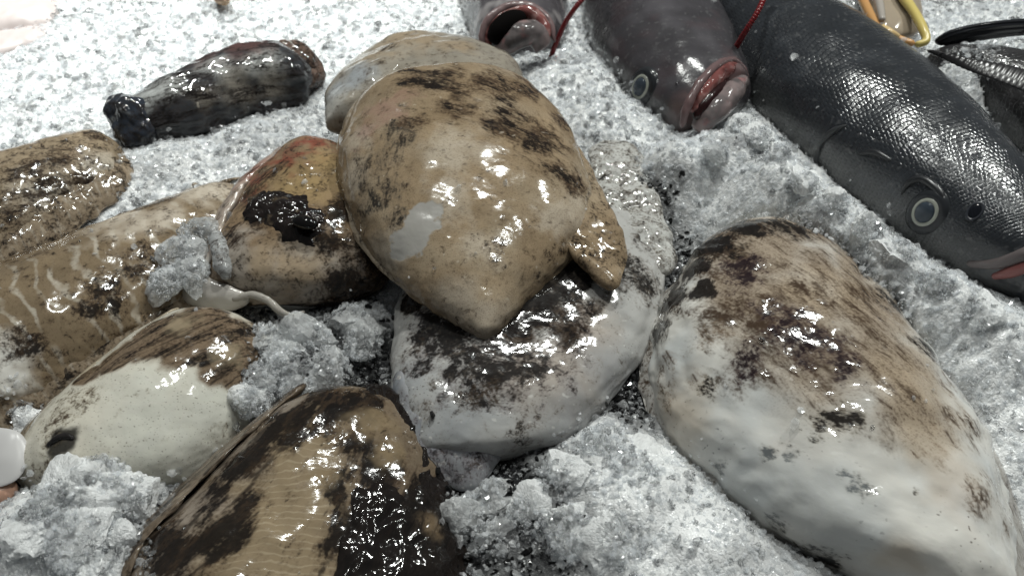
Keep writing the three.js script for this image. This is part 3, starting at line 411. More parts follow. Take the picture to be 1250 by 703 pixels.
// 1: the tan mantle lying on top
{
  const g = loft('top', [
    [[-0.0997,0.0550,-0.1803], [-0.0085,0.0550,-0.1942], 0.030, 0.02],
    [[-0.1228,0.0550,-0.1526], [0.0236,0.0550,-0.1712], 0.040, 0.025],
    [[-0.1260,0.0520,-0.1061], [0.0444,0.0520,-0.1287], 0.042, 0.025],
    [[-0.1135,0.0500,-0.0589], [0.0556,0.0480,-0.0769], 0.040, 0.022],
    [[-0.0899,0.0470,-0.0142], [0.0531,0.0450,-0.0381], 0.034, 0.02],
    [[-0.0608,0.0440,0.0196], [0.0342,0.0430,-0.0070], 0.026, 0.016],
    [[-0.0365,0.0430,0.0394], [0.0081,0.0420,0.0246], 0.016, 0.012],
    [[-0.0179,0.0420,0.0532], [-0.0121,0.0420,0.0513], 0.006, 0.006]], { nu: 200, nv: 160, cap0: 0.12, cap1: 0.03, ex: 0.9, move: slack(0.0024, 0.00046, 0, [-0.1, 0.99]) });
  const t = thing('cuttlefish', 'tan brown cuttlefish with a bare white patch lying on top of the pile', 'cuttlefish', [-0.0380,0.0300,-0.0732], G_CUTTLE);
  BODY.top = part(t, 'mantle', g, skin(g, PAINT.top));
  // fin: flap folding out on the right side
  const f = loft('top_fin', [
    [[0.0285,0.0620,-0.1373], [0.0467,0.0560,-0.1303], 0.003, 0.003],
    [[0.0335,0.0620,-0.0839], [0.0602,0.0520,-0.0810], 0.004, 0.003],
    [[0.0342,0.0600,-0.0474], [0.0700,0.0510,-0.0428], 0.005, 0.003],
    [[0.0322,0.0580,-0.0256], [0.0741,0.0480,-0.0207], 0.005, 0.003],
    [[0.0351,0.0550,-0.0150], [0.0737,0.0460,-0.0047], 0.0045, 0.003],
    [[0.0410,0.0510,-0.0056], [0.0681,0.0460,0.0097], 0.0045, 0.003],
    [[0.0459,0.0460,0.0054], [0.0603,0.0460,0.0180], 0.004, 0.003]], { nu: 120, nv: 64, cap0: 0.1, cap1: 0.07, move: (p, u, v) => 0.0016 * Math.sin(u * 14 + v * 4) * sst(0.4, 0.9, u) + 0.002 * fbm(p[0] * 60, p[1] * 60, p[2] * 60, 3), solid: false });
  BODY.topfin = part(t, 'fin', f, skin(f, PAINT.topfin, { w: 512, h: 512 }));
  const fl = loft('top_fin_left', [
    [[-0.1178,0.0540,-0.1705], [-0.1286,0.0480,-0.1683], 0.003, 0.003], [[-0.1208,0.0520,-0.1109], [-0.1310,0.0450,-0.1152], 0.003, 0.003], [[-0.1079,0.0500,-0.0589], [-0.1176,0.0430,-0.0602], 0.003, 0.003], [[-0.0820,0.0460,-0.0137], [-0.0898,0.0410,-0.0112], 0.003, 0.003], [[-0.0534,0.0430,0.0180], [-0.0586,0.0400,0.0194], 0.002, 0.002]],
    { nu: 90, nv: 32, cap0: 0.15, cap1: 0.15, move: (p) => 0.0012 * fbm(p[0] * 80, p[1] * 80, p[2] * 80, 2), solid: false });
  BODY.topfinl = part(t, 'fin', fl, skin(fl, PAINT.topfinl, { w: 512, h: 256 }));
  const hd = loft('top_head', [
    [[-0.1428,0.0400,-0.1525], [0.0099,0.0450,-0.1956], 0.028, 0.02],
    [[-0.1511,0.0380,-0.1852], [0.0103,0.0400,-0.2277], 0.033, 0.02],
    [[-0.1517,0.0360,-0.2240], [0.0021,0.0360,-0.2548], 0.033, 0.02],
    [[-0.1332,0.0340,-0.2635], [-0.0218,0.0340,-0.2744], 0.028, 0.02],
    [[-0.1076,0.0300,-0.2896], [-0.0485,0.0300,-0.2953], 0.016, 0.02]], { nu: 120, nv: 128, cap0: 0.1, cap1: 0.25, move: (p) => 0.005 * fbm(p[0] * 26, p[1] * 26, p[2] * 26, 3) });
  BODY.tophead = part(t, 'head', hd, skin(hd, PAINT.tophead));
}
// 2: the grey-white one beneath it
{
  const st = [
    [[-0.0382,0.0120,-0.0582], [0.0838,0.0120,-0.1029], 0.028, 0.02],
    [[-0.0702,0.0120,-0.0218], [0.1029,0.0120,-0.0582], 0.028, 0.02],
    [[-0.0765,0.0120,0.0150], [0.1043,0.0120,-0.0164], 0.029, 0.02],
    [[-0.0747,0.0120,0.0517], [0.0888,0.0120,0.0322], 0.028, 0.02],
    [[-0.0683,0.0120,0.0849], [0.0631,0.0100,0.0700], 0.027, 0.02],
    [[-0.0563,0.0100,0.1075], [0.0359,0.0080,0.0975], 0.021, 0.02],
    [[-0.0348,0.0080,0.1169], [0.0071,0.0060,0.1104], 0.012, 0.012]];
  const g = loft('under', st, { nu: 180, nv: 150, cap0: 0.1, cap1: 0.12, ex: 0.85, move: slack(0.004, 0.00052, 5, [-0.4, 0.9]) });
  const t = thing('cuttlefish', 'grey white cuttlefish with ink smears lying underneath the tan one', 'cuttlefish', [0.0079,0.0000,0.0426], G_CUTTLE);
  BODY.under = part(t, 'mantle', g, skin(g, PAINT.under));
  const f = loft('under_collar', [
    [[-0.0667,0.0260,0.0561], [-0.0747,0.0140,0.0686], 0.003, 0.004],
    [[-0.0563,0.0260,0.0858], [-0.0670,0.0100,0.1085], 0.004, 0.004],
    [[-0.0424,0.0250,0.0963], [-0.0537,0.0060,0.1261], 0.004, 0.004],
    [[-0.0294,0.0240,0.0967], [-0.0315,0.0050,0.1306], 0.004, 0.004],
    [[-0.0174,0.0240,0.0912], [-0.0106,0.0060,0.1230], 0.005, 0.004],
    [[-0.0109,0.0250,0.0851], [-0.0042,0.0120,0.1017], 0.004, 0.004]], { nu: 110, nv: 60, cap0: 0.12, cap1: 0.1, move: (p, u, v) => 0.0025 * Math.sin(u * 21) * sst(0.5, 0.25, v) + 0.0015 * fbm(p[0] * 70, p[1] * 70, p[2] * 70, 2), solid: false });
  BODY.undercollar = part(t, 'collar', f, skin(f, PAINT.undercollar, { w: 768, h: 512 }), 'ruffled blue grey collar edge');
  const a = loft('under_web', [
    [[0.0593,0.0280,-0.1637], [0.0956,0.0280,-0.1615], 0.004, 0.01],
    [[0.0605,0.0290,-0.1259], [0.1048,0.0270,-0.1285], 0.005, 0.01],
    [[0.0658,0.0260,-0.0867], [0.1106,0.0220,-0.0913], 0.006, 0.01],
    [[0.0716,0.0220,-0.0478], [0.1140,0.0180,-0.0520], 0.008, 0.01],
    [[0.0715,0.0180,-0.0123], [0.1123,0.0140,-0.0199], 0.008, 0.01]], { nu: 110, nv: 60, cap0: 0.15, cap1: 0.15, move: (p) => 0.006 * fbm(p[0] * 42, p[1] * 42, p[2] * 42, 4) });
  BODY.underweb = part(t, 'fin', a, skin(a, PAINT.underweb, { w: 768, h: 512 }), 'pale fin film smeared with ink');
}
// 3: the large white-tipped one on the right
{
  const st = [
    [[0.1440,0.0150,-0.0679], [0.1948,0.0120,-0.0737], 0.028, 0.02],
    [[0.1120,0.0150,-0.0189], [0.2298,0.0120,-0.0296], 0.046, 0.02],
    [[0.0898,0.0120,0.0288], [0.2475,0.0120,0.0220], 0.052, 0.02],
    [[0.0852,0.0100,0.0676], [0.2593,0.0120,0.0690], 0.054, 0.02],
    [[0.0948,0.0080,0.1063], [0.2663,0.0100,0.1117], 0.052, 0.02],
    [[0.1186,0.0060,0.1419], [0.2617,0.0080,0.1524], 0.046, 0.02],
    [[0.1547,0.0040,0.1687], [0.2515,0.0040,0.1880], 0.040, 0.02],
    [[0.1915,0.0020,0.1955], [0.2354,0.0020,0.2131], 0.026, 0.02]];
  const g = loft('right', st, { nu: 220, nv: 170, cap0: 0.12, cap1: 0.14, ex: 0.85, move: slack(0.0060, 0.00065, 9, [0.5, 0.86]) });
  const t = thing('cuttlefish', 'large white bellied cuttlefish with brown shoulder beside the big dark fish', 'cuttlefish', [0.1914,0.0000,0.0617], G_CUTTLE);
  BODY.right = part(t, 'mantle', g, skin(g, PAINT.right, { w: 940, h: 940 }));
  { const f = skirt(st, 1, 0.014, { from: 1, to: 7, flank: 0.5, wave: 0.002, count: 8 }); BODY.rightfin = part(t, 'fin', f, skin(f, PAINT.rightfin, { w: 900, h: 400 })); }
  { const f = skirt(st, -1, 0.006, { from: 1, to: 6, flank: 0.35, wave: 0.0022, count: 8, off: 1 }); BODY.rightfinl = part(t, 'fin', f, skin(f, PAINT.rightfinl, { w: 800, h: 360 })); }
}
// 4: the red-brown one with the black eye
{
  const st = [
    [[-0.1646,0.0200,-0.1530], [-0.1342,0.0200,-0.1583], 0.026, 0.02],
    [[-0.1925,0.0200,-0.1203], [-0.1007,0.0200,-0.1077], 0.034, 0.02],
    [[-0.2049,0.0180,-0.0823], [-0.0841,0.0180,-0.0647], 0.036, 0.02],
    [[-0.2109,0.0160,-0.0441], [-0.0822,0.0160,-0.0336], 0.034, 0.02],
    [[-0.2092,0.0140,-0.0145], [-0.0945,0.0140,-0.0161], 0.026, 0.016],
    [[-0.1914,0.0120,-0.0015], [-0.1231,0.0120,-0.0015], 0.012, 0.01]];
  const g = loft('mid', st, { nu: 170, nv: 140, cap0: 0.12, cap1: 0.12, ex: 0.9, move: slack(0.005, 0.00104, 2, [-0.6, 0.8]) });
  const t = thing('cuttlefish', 'red brown cuttlefish with a bulging black eye beside the tan mantle', 'cuttlefish', [-0.1607,0.0000,-0.0707], G_CUTTLE);
  BODY.mid = part(t, 'mantle', g, skin(g, PAINT.mid));
  const f = loft('mid_fin', [
    [[-0.1533,0.0400,-0.1579], [-0.1718,0.0280,-0.1583], 0.004, 0.004],
    [[-0.1848,0.0420,-0.1094], [-0.2023,0.0260,-0.1101], 0.005, 0.004],
    [[-0.1973,0.0400,-0.0705], [-0.2123,0.0220,-0.0646], 0.005, 0.004],
    [[-0.1990,0.0360,-0.0332], [-0.2127,0.0180,-0.0277], 0.005, 0.004],
    [[-0.2017,0.0300,-0.0122], [-0.2183,0.0140,-0.0041], 0.006, 0.004],
    [[-0.1827,0.0260,-0.0034], [-0.1970,0.0120,0.0044], 0.005, 0.004],
    [[-0.1698,0.0220,-0.0012], [-0.1778,0.0120,0.0029], 0.004, 0.003]], { nu: 130, nv: 48, cap0: 0.1, cap1: 0.1, move: (p) => 0.0016 * fbm(p[0] * 70, p[1] * 70, p[2] * 70, 2), solid: false });
  BODY.midfin = part(t, 'fin', f, skin(f, PAINT.midfin, { w: 768, h: 384 }));
  const inky = plain([0.006, 0.005, 0.005], 0.08);
  const eb = loft('eye', [
    [[-0.1871,0.0440,-0.0659], [-0.1807,0.0420,-0.0462], 0.004, 0.006], [[-0.1731,0.0470,-0.0728], [-0.1637,0.0430,-0.0354], 0.006, 0.006], [[-0.1534,0.0490,-0.0705], [-0.1461,0.0440,-0.0280], 0.007, 0.006], [[-0.1333,0.0480,-0.0612], [-0.1311,0.0430,-0.0244], 0.007, 0.006], [[-0.1170,0.0430,-0.0451], [-0.1199,0.0410,-0.0265], 0.003, 0.006]],
    { nu: 110, nv: 90, cap0: 0.2, cap1: 0.2, solid: false, move: (p) => { const y = p[2] * 95 + p[0] * 20 + 0.9 * fbm(p[0] * 60, p[1] * 60, p[2] * 60, 2); return 0.0032 * (ridge(p[0] * 26, p[1] * 60, y, 2) - 0.2) + 0.0022 * fbm(p[0] * 140, p[1] * 140, p[2] * 140, 3); } });
  const eye = part(t, 'eye', eb, skin(eb, PAINT.eyeball, { w: 512, h: 384 }), 'bulging wet black eye');
  { const g = new THREE.SphereGeometry(0.0062, 28, 18); g.scale(1.5, 0.7, 0.8); g.rotateY(-0.25); g.translate(...[-0.1357,0.0560,-0.0341]); const m = shadows(new THREE.Mesh(g, inky)); m.name = 'lens'; eye.add(m); }
  // siphon: grey folded funnel at the left of the head
  const sph = limb([[-0.2022,0.0380,-0.0432], [-0.1936,0.0400,-0.0252], [-0.1886,0.0380,-0.0119], [-0.1864,0.0320,-0.0051]], [0.004, 0.0055, 0.0055, 0.003], { nu: 60, nv: 28, move: (p) => 0.0022 * fbm(p[0] * 130, p[1] * 130, p[2] * 130, 3) });
  BODY.midsiphon = part(t, 'siphon', sph, skin(sph, PAINT.midsiphon, { w: 384, h: 384 }));
  const arm = limb([[-0.1838,0.0220,0.0032], [-0.1715,0.0240,0.0006], [-0.1607,0.0220,0.0032], [-0.1512,0.0180,0.0096], [-0.1433,0.0140,0.0104], [-0.1380,0.0100,0.0026]], [0.002, 0.0026, 0.0026, 0.0026, 0.002, 0.0012], { nu: 60, nv: 20, move: (p) => 0.0005 * fbm(p[0] * 200, p[1] * 200, p[2] * 200, 2) });
  BODY.midarm = part(t, 'arm', arm, skin(arm, PAINT.midarm, { w: 384, h: 192 }), 'thin pale curling arm');
}
// 5: the zebra-striped one on the left
{
  const st = [
    [[-0.3861,0.0100,0.0305], [-0.3247,0.0080,0.1127], 0.034, 0.02],
    [[-0.3566,0.0120,-0.0218], [-0.2863,0.0080,0.0763], 0.036, 0.02],
    [[-0.3188,0.0120,-0.0540], [-0.2512,0.0100,0.0405], 0.034, 0.02],
    [[-0.2799,0.0120,-0.0862], [-0.2193,0.0100,-0.0010], 0.030, 0.02],
    [[-0.2416,0.0120,-0.1124], [-0.1969,0.0100,-0.0436], 0.024, 0.02],
    [[-0.2081,0.0120,-0.1302], [-0.1841,0.0100,-0.0912], 0.016, 0.014]];
  const g = loft('zebra', st, { nu: 180, nv: 140, cap0: 0.1, cap1: 0.15, ex: 0.9, move: slack(0.004, 0.00059, 4, [0.9, -0.4]) });
  const t = thing('cuttlefish', 'brown cuttlefish with pale zebra stripes half covered by ice', 'cuttlefish', [-0.2882,0.0000,-0.0062], G_CUTTLE);
  BODY.zebra = part(t, 'mantle', g, skin(g, PAINT.zebra));
  { const f = skirt(st, -1, 0.008, { from: 0, to: 5, flank: 0.55 }); BODY.zebraskl = part(t, 'fin', f, skin(f, PAINT.skirtBrown, { w: 700, h: 320 })); }
  { const f = skirt(st, 1, 0.012, { from: 0, to: 4, flank: 0.45, off: 2 }); BODY.zebraskr = part(t, 'fin', f, skin(f, PAINT.skirtBrown, { w: 700, h: 320 })); }
}
// 6: the sandy one behind it
{
  const st = [
    [[-0.4559,0.0100,-0.1005], [-0.3903,0.0080,-0.0065], 0.028, 0.02],
    [[-0.4199,0.0100,-0.1428], [-0.3558,0.0080,-0.0539], 0.030, 0.02],
    [[-0.3863,0.0100,-0.1716], [-0.3310,0.0080,-0.0962], 0.027, 0.02],
    [[-0.3549,0.0100,-0.1861], [-0.3127,0.0080,-0.1320], 0.022, 0.016],
    [[-0.3326,0.0100,-0.1907], [-0.3086,0.0080,-0.1580], 0.012, 0.01]];
  const g = loft('sandy', st, { nu: 140, nv: 120, cap0: 0.1, cap1: 0.2, move: slack(0.005, 0.00091, 7, [0.9, -0.4]) });
  const t = thing('cuttlefish', 'sandy tan cuttlefish blotched with ink behind the zebra striped one', 'cuttlefish', [-0.3656,0.0000,-0.1266], G_CUTTLE);
  BODY.sandy = part(t, 'mantle', g, skin(g, PAINT.sandy, { w: 768, h: 768 }));
  { const f = skirt(st, 1, 0.012, { from: 0, to: 4, flank: 0.5 }); BODY.sandyskr = part(t, 'fin', f, skin(f, PAINT.skirtBrown, { w: 700, h: 320 })); }
}
// 7: the ink-blackened one
{
  const g = loft('inky', [
    [[-0.3458,0.0080,-0.2123], [-0.3230,0.0060,-0.1825], 0.0164, 0.012],
    [[-0.3298,0.0100,-0.2339], [-0.2861,0.0060,-0.1962], 0.0279, 0.014],
    [[-0.2954,0.0120,-0.2657], [-0.2408,0.0060,-0.2175], 0.0344, 0.014],
    [[-0.2497,0.0120,-0.3003], [-0.2002,0.0060,-0.2449], 0.0377, 0.014],
    [[-0.1984,0.0120,-0.3118], [-0.1681,0.0060,-0.2712], 0.0279, 0.012]], { nu: 160, nv: 130, cap0: 0.14, cap1: 0.16, ex: 0.8, move: slack(0.0085, 0.0013, 1, [0.9, -0.4]) });
  const t = thing('cuttlefish', 'glossy black ink covered cuttlefish lying alone on bright ice', 'cuttlefish', [-0.2692,0.0000,-0.2513], G_CUTTLE);
  BODY.inky = part(t, 'mantle', g, skin(g, PAINT.inky, { w: 896, h: 896 }));
  const hb = loft('inky_head', [
    [[-0.3470,0.0220,-0.2209], [-0.3330,0.0060,-0.1916], 0.008, 0.008], [[-0.3370,0.0280,-0.2265], [-0.3189,0.0060,-0.1825], 0.012, 0.01], [[-0.3177,0.0300,-0.2210], [-0.3038,0.0080,-0.1843], 0.012, 0.01], [[-0.3044,0.0260,-0.2271], [-0.2943,0.0100,-0.2000], 0.006, 0.01]],
    { nu: 80, nv: 70, cap0: 0.25, cap1: 0.2, solid: false, move: (p) => 0.006 * fbm(p[0] * 60, p[1] * 60, p[2] * 60, 3) });
  BODY.inkyhead = part(t, 'head', hb, skin(hb, PAINT.inkyhead, { w: 384, h: 384 }), 'blue black folded head');
  const rb = loft('inky_tail', [
    [[-0.2208,0.0340,-0.3027], [-0.2008,0.0100,-0.2596], 0.010, 0.01], [[-0.2030,0.0320,-0.3092], [-0.1831,0.0080,-0.2653], 0.012, 0.01], [[-0.1888,0.0240,-0.3058], [-0.1750,0.0060,-0.2766], 0.010, 0.01], [[-0.1801,0.0160,-0.2993], [-0.1727,0.0040,-0.2880], 0.006, 0.008]],
    { nu: 80, nv: 70, cap0: 0.2, cap1: 0.2, solid: false, move: (p) => 0.006 * fbm(p[0] * 55 + 4, p[1] * 55, p[2] * 55, 3) });
  BODY.inkytail = part(t, 'fin', rb, skin(rb, PAINT.inkytail, { w: 384, h: 384 }));
  part(t, 'arm', limb([[-0.2679,0.0300,-0.2210], [-0.2647,0.0240,-0.2130], [-0.2663,0.0140,-0.2108]], [0.005, 0.0045, 0.002], { nu: 40, nv: 20, move: (p) => 0.001 * fbm(p[0] * 90, p[1] * 90, p[2] * 90, 2) }), plain([0.22, 0.2, 0.17], 0.2));
}
// 8: the white-bellied one, lower left
{
  const st = [
    [[-0.2170,0.0120,0.0101], [-0.1656,0.0100,0.0112], 0.024, 0.02],
    [[-0.2405,0.0100,0.0339], [-0.1513,0.0080,0.0499], 0.033, 0.02],
    [[-0.2637,0.0080,0.0643], [-0.1555,0.0040,0.0911], 0.035, 0.02],
    [[-0.2787,0.0060,0.0906], [-0.1820,0.0020,0.1249], 0.033, 0.02],
    [[-0.2828,0.0040,0.1114], [-0.2260,0.0000,0.1359], 0.026, 0.02],
    [[-0.2790,0.0020,0.1274], [-0.2518,0.0000,0.1398], 0.014, 0.01]];
  const g = loft('belly', st, { nu: 180, nv: 150, cap0: 0.1, cap1: 0.14, ex: 0.9, move: slack(0.003, 0.00052, 8, [-0.8, 0.6]) });
  const t = thing('cuttlefish', 'pale bellied cuttlefish with a brown black back and dark siphon hole', 'cuttlefish', [-0.2312,0.0000,0.0798], G_CUTTLE);
  BODY.belly = part(t, 'mantle', g, skin(g, PAINT.belly));
  part(t, 'siphon', limb([[-0.2519,0.0329,0.1198], [-0.2471,0.0348,0.1164], [-0.242,0.0357,0.1149], [-0.2369,0.0355,0.1168]], [0.0008, 0.0015, 0.0017, 0.001], { nu: 40, nv: 20, move: (p) => 0.0014 * fbm(p[0] * 150, p[1] * 150, p[2] * 150, 2) }), plain([0.02, 0.018, 0.018], 0.12), 'dark siphon opening');
  { const f = skirt(st, -1, 0.008, { from: 0, to: 5, flank: 0.6, wave: 0.0012, count: 6 }); BODY.bellyfin = part(t, 'fin', f, skin(f, PAINT.bellyfin, { w: 800, h: 360 })); }
}
// 9: the brown finely striped one at the bottom
{
  const st = [
    [[-0.1220,0.0120,0.0714], [-0.0713,0.0100,0.0676], 0.024, 0.02],
    [[-0.1522,0.0120,0.1071], [-0.0497,0.0080,0.1046], 0.030, 0.02],
    [[-0.1816,0.0100,0.1440], [-0.0380,0.0060,0.1419], 0.030, 0.02],
    [[-0.2032,0.0080,0.1791], [-0.0339,0.0040,0.1775], 0.030, 0.02],
    [[-0.1929,0.0060,0.2106], [-0.0339,0.0020,0.2131], 0.032, 0.02],
    [[-0.1712,0.0040,0.2425], [-0.0547,0.0000,0.2449], 0.030, 0.02]];
  const g = loft('low', st, { nu: 200, nv: 160, cap0: 0.12, cap1: 0.15, ex: 0.9, move: slack(0.004, 0.00078, 3, [-0.5, 0.86]) });
  const t = thing('cuttlefish', 'dark brown cuttlefish with fine pale ribs and one side drowned in black ink', 'cuttlefish', [-0.1186,0.0000,0.1485], G_CUTTLE);
  BODY.low = part(t, 'mantle', g, skin(g, PAINT.low, { w: 940, h: 940 }));
  { const f = skirt(st, -1, 0.014, { from: 0, to: 5, flank: 0.72, wave: 0.0014, count: 7 }); BODY.lowsk = part(t, 'fin', f, skin(f, PAINT.skirtDark, { w: 900, h: 400 })); }
  // side web drowned in ink, hanging in folds
  const w = loft('low_web', [
    [[-0.0938,0.0260,0.0742], [-0.0702,0.0120,0.0666], 0.006, 0.01],
    [[-0.0948,0.0280,0.1037], [-0.0513,0.0100,0.0932], 0.010, 0.012],
    [[-0.0938,0.0310,0.1360], [-0.0385,0.0040,0.1208], 0.011, 0.012],
    [[-0.0854,0.0310,0.1636], [-0.0291,0.0000,0.1476], 0.011, 0.012],
    [[-0.0847,0.0310,0.1887], [-0.0228,-0.0020,0.1750], 0.011, 0.012],
    [[-0.0829,0.0290,0.2147], [-0.0244,-0.0020,0.2080], 0.010, 0.012]], { nu: 200, nv: 150, cap0: 0.1, cap1: 0.06, move: (p) => { const x = p[0] * 62 + p[2] * 16 + 1.2 * fbm(p[0] * 40, p[1] * 40, p[2] * 40, 2); return 0.0030 * (ridge(x, p[1] * 50, p[2] * 24, 2) - 0.3) + 0.0012 * fbm(p[0] * 110, p[1] * 110, p[2] * 110, 2); } });
  BODY.inkweb = part(t, 'fin', w, skin(w, PAINT.inkweb), 'glossy black fin drowned in ink');
}

// ───────────────────────── the fish ─────────────────────────
const G_FISH = 'dark scaled fish bedded in the ice';
const fishSkin = (g, paint, w = 900, h = 900) => skin(g, paint, { w, h, bump: 0.0006, extra: { ior: 1.55 } });
// an eye set in the skin: raised rim, pale ring, dark lens
function fishEye(t, at, normal, r, squash, turn) {
  const q = new THREE.Quaternion().setFromUnitVectors(new THREE.Vector3(0, 1, 0), V(normal).normalize());
  const set = (geo) => { geo.scale(1, 1, squash); geo.rotateY(turn); geo.applyQuaternion(q); geo.translate(...at); return geo; };
  const lathe = (pts) => new THREE.LatheGeometry(pts.map(([x, y]) => new THREE.Vector2(x * r, y * r)), 40);
  const eye = part(t, 'eye', set(lathe([[0, 0.10], [0.75, 0.10], [0.95, 0.12], [1.1, 0.15], [1.3, 0.10], [1.5, -0.02], [1.6, -0.3]])), plain([0.022, 0.024, 0.027], 0.22));
  const sub = (name, geo, mat) => { const m = shadows(new THREE.Mesh(geo, mat)); m.name = name; eye.add(m); };
  sub('iris', set(lathe([[0.70, 0.16], [0.76, 0.2], [0.86, 0.19], [0.94, 0.15], [0.99, 0.08]])), plain([0.30, 0.31, 0.27], 0.2));
  sub('pupil', set(lathe([[0, 0.46], [0.2, 0.45], [0.4, 0.40], [0.58, 0.32], [0.70, 0.22], [0.76, 0.06]])), plain([0.035, 0.045, 0.058], 0.1));
}
// A: the large one on the right
{
  const g = loft('bass', [
    [[0.1993,0.0000,-0.5751], [0.2689,0.0180,-0.5778], 0.046, 0.03],
    [[0.1972,0.0000,-0.4166], [0.2842,0.0180,-0.4236], 0.050, 0.03],
    [[0.2119,0.0000,-0.2779], [0.3405,0.0180,-0.3282], 0.054, 0.03],
    [[0.2467,0.0000,-0.1793], [0.3742,0.0200,-0.2239], 0.055, 0.03],
    [[0.2801,0.0000,-0.1024], [0.3896,0.0200,-0.1323], 0.053, 0.03],
    [[0.3103,0.0000,-0.0494], [0.3894,0.0200,-0.0634], 0.046, 0.03],
    [[0.3407,0.0000,-0.0175], [0.3854,0.0180,-0.0184], 0.034, 0.024],
    [[0.3676,0.0000,-0.0025], [0.3888,0.0120,0.0029], 0.020, 0.016]], { nu: 260, nv: 180, cap0: 0.06, cap1: 0.1, ex: 0.85, move: (p) => 0.0015 * fbm(p[0] * 24, p[1] * 24, p[2] * 24, 2) });
  const t = thing('fish', 'large dark grey scaled fish with a ringed eye beside the ice ridge', 'fish', [0.3155,0.0000,-0.1906], G_FISH);
  BODY.bass = part(t, 'body', g, fishSkin(g, PAINT.bass, 1050, 1050));
  const dn = (uv) => { const gg = BODY.bass.geometry, { nu, nv } = gg.userData, k = (Math.round(uv[0] * nu) * (nv + 1) + Math.round(uv[1] * nv)) * 3, n = gg.attributes.normal.array; return [n[k], n[k + 1], n[k + 2]]; };
  fishEye(t, [0.2968,0.0294,-0.0747], dn([0.64,0.6538]), 0.0112, 0.85, 0.4);
  // nostril
  const nn = dn([0.6946,0.5746]), nq = new THREE.Quaternion().setFromUnitVectors(new THREE.Vector3(0, 1, 0), V(nn));
  const ng = new THREE.TorusGeometry(0.0052, 0.0010, 12, 32); ng.rotateX(Math.PI / 2); ng.scale(1.25, 0.8, 0.8); ng.rotateY(0.7); ng.applyQuaternion(nq); ng.translate(...[0.3173,0.046,-0.0568]);
  const no = part(t, 'nostril', ng, plain([0.026, 0.028, 0.034], 0.2));
  const nh = new THREE.SphereGeometry(0.0052, 20, 12); nh.scale(1.2, 0.16, 0.75); nh.rotateY(0.7); nh.applyQuaternion(nq); nh.translate(...[0.3173,0.046,-0.0568]); { const m = shadows(new THREE.Mesh(nh, plain([0.006, 0.007, 0.01], 0.1))); m.name = 'opening'; no.add(m); }
  // jaw edge, pink
  part(t, 'jaw', limb([[0.3171,0.0144,-0.0376], [0.3267,0.0261,-0.026], [0.3364,0.0389,-0.0208], [0.3482,0.0462,-0.0226]], [0.002, 0.004, 0.0045, 0.005], { move: (p) => 0.001 * fbm(p[0] * 60, p[1] * 60, p[2] * 60, 2) }), plain([0.10, 0.085, 0.085], 0.22), 'grey pink jaw edge');
  part(t, 'mouth', limb([[0.3283,0.0163,-0.0231], [0.3336,0.0269,-0.0174], [0.3416,0.0378,-0.0144]], [0.002, 0.004, 0.004]), plain([0.20, 0.075, 0.07], 0.2), 'pink mouth lining');
  // gill cover: a thin plate standing off the side of the head
  part(t, 'gill_cover', limb([[0.2797,-0.0098,-0.1136], [0.2661,-0.0116,-0.1483], [0.2513,0.0009,-0.1671], [0.254,0.0279,-0.1693], [0.264,0.0405,-0.1658]], [0.002, 0.0032, 0.0034, 0.0028, 0.001], { nu: 70, nv: 16 }), plain([0.03, 0.032, 0.034], 0.3));
  part(t, 'cheek_plate', limb([[0.2677,0.0312,-0.1404], [0.2754,0.0385,-0.1328], [0.2832,0.0415,-0.1188]], [0.001, 0.0026, 0.001], { nu: 40, nv: 16 }), plain([0.022, 0.023, 0.025], 0.25));
  part(t, 'brow', limb([[0.2862,0.0281,-0.0953], [0.2902,0.0386,-0.0975], [0.297,0.044,-0.0927], [0.3033,0.0432,-0.0773], [0.305,0.0358,-0.0648]], [0.001, 0.0026, 0.003, 0.0028, 0.001], { nu: 50, nv: 16 }), plain([0.02, 0.021, 0.023], 0.25));
}
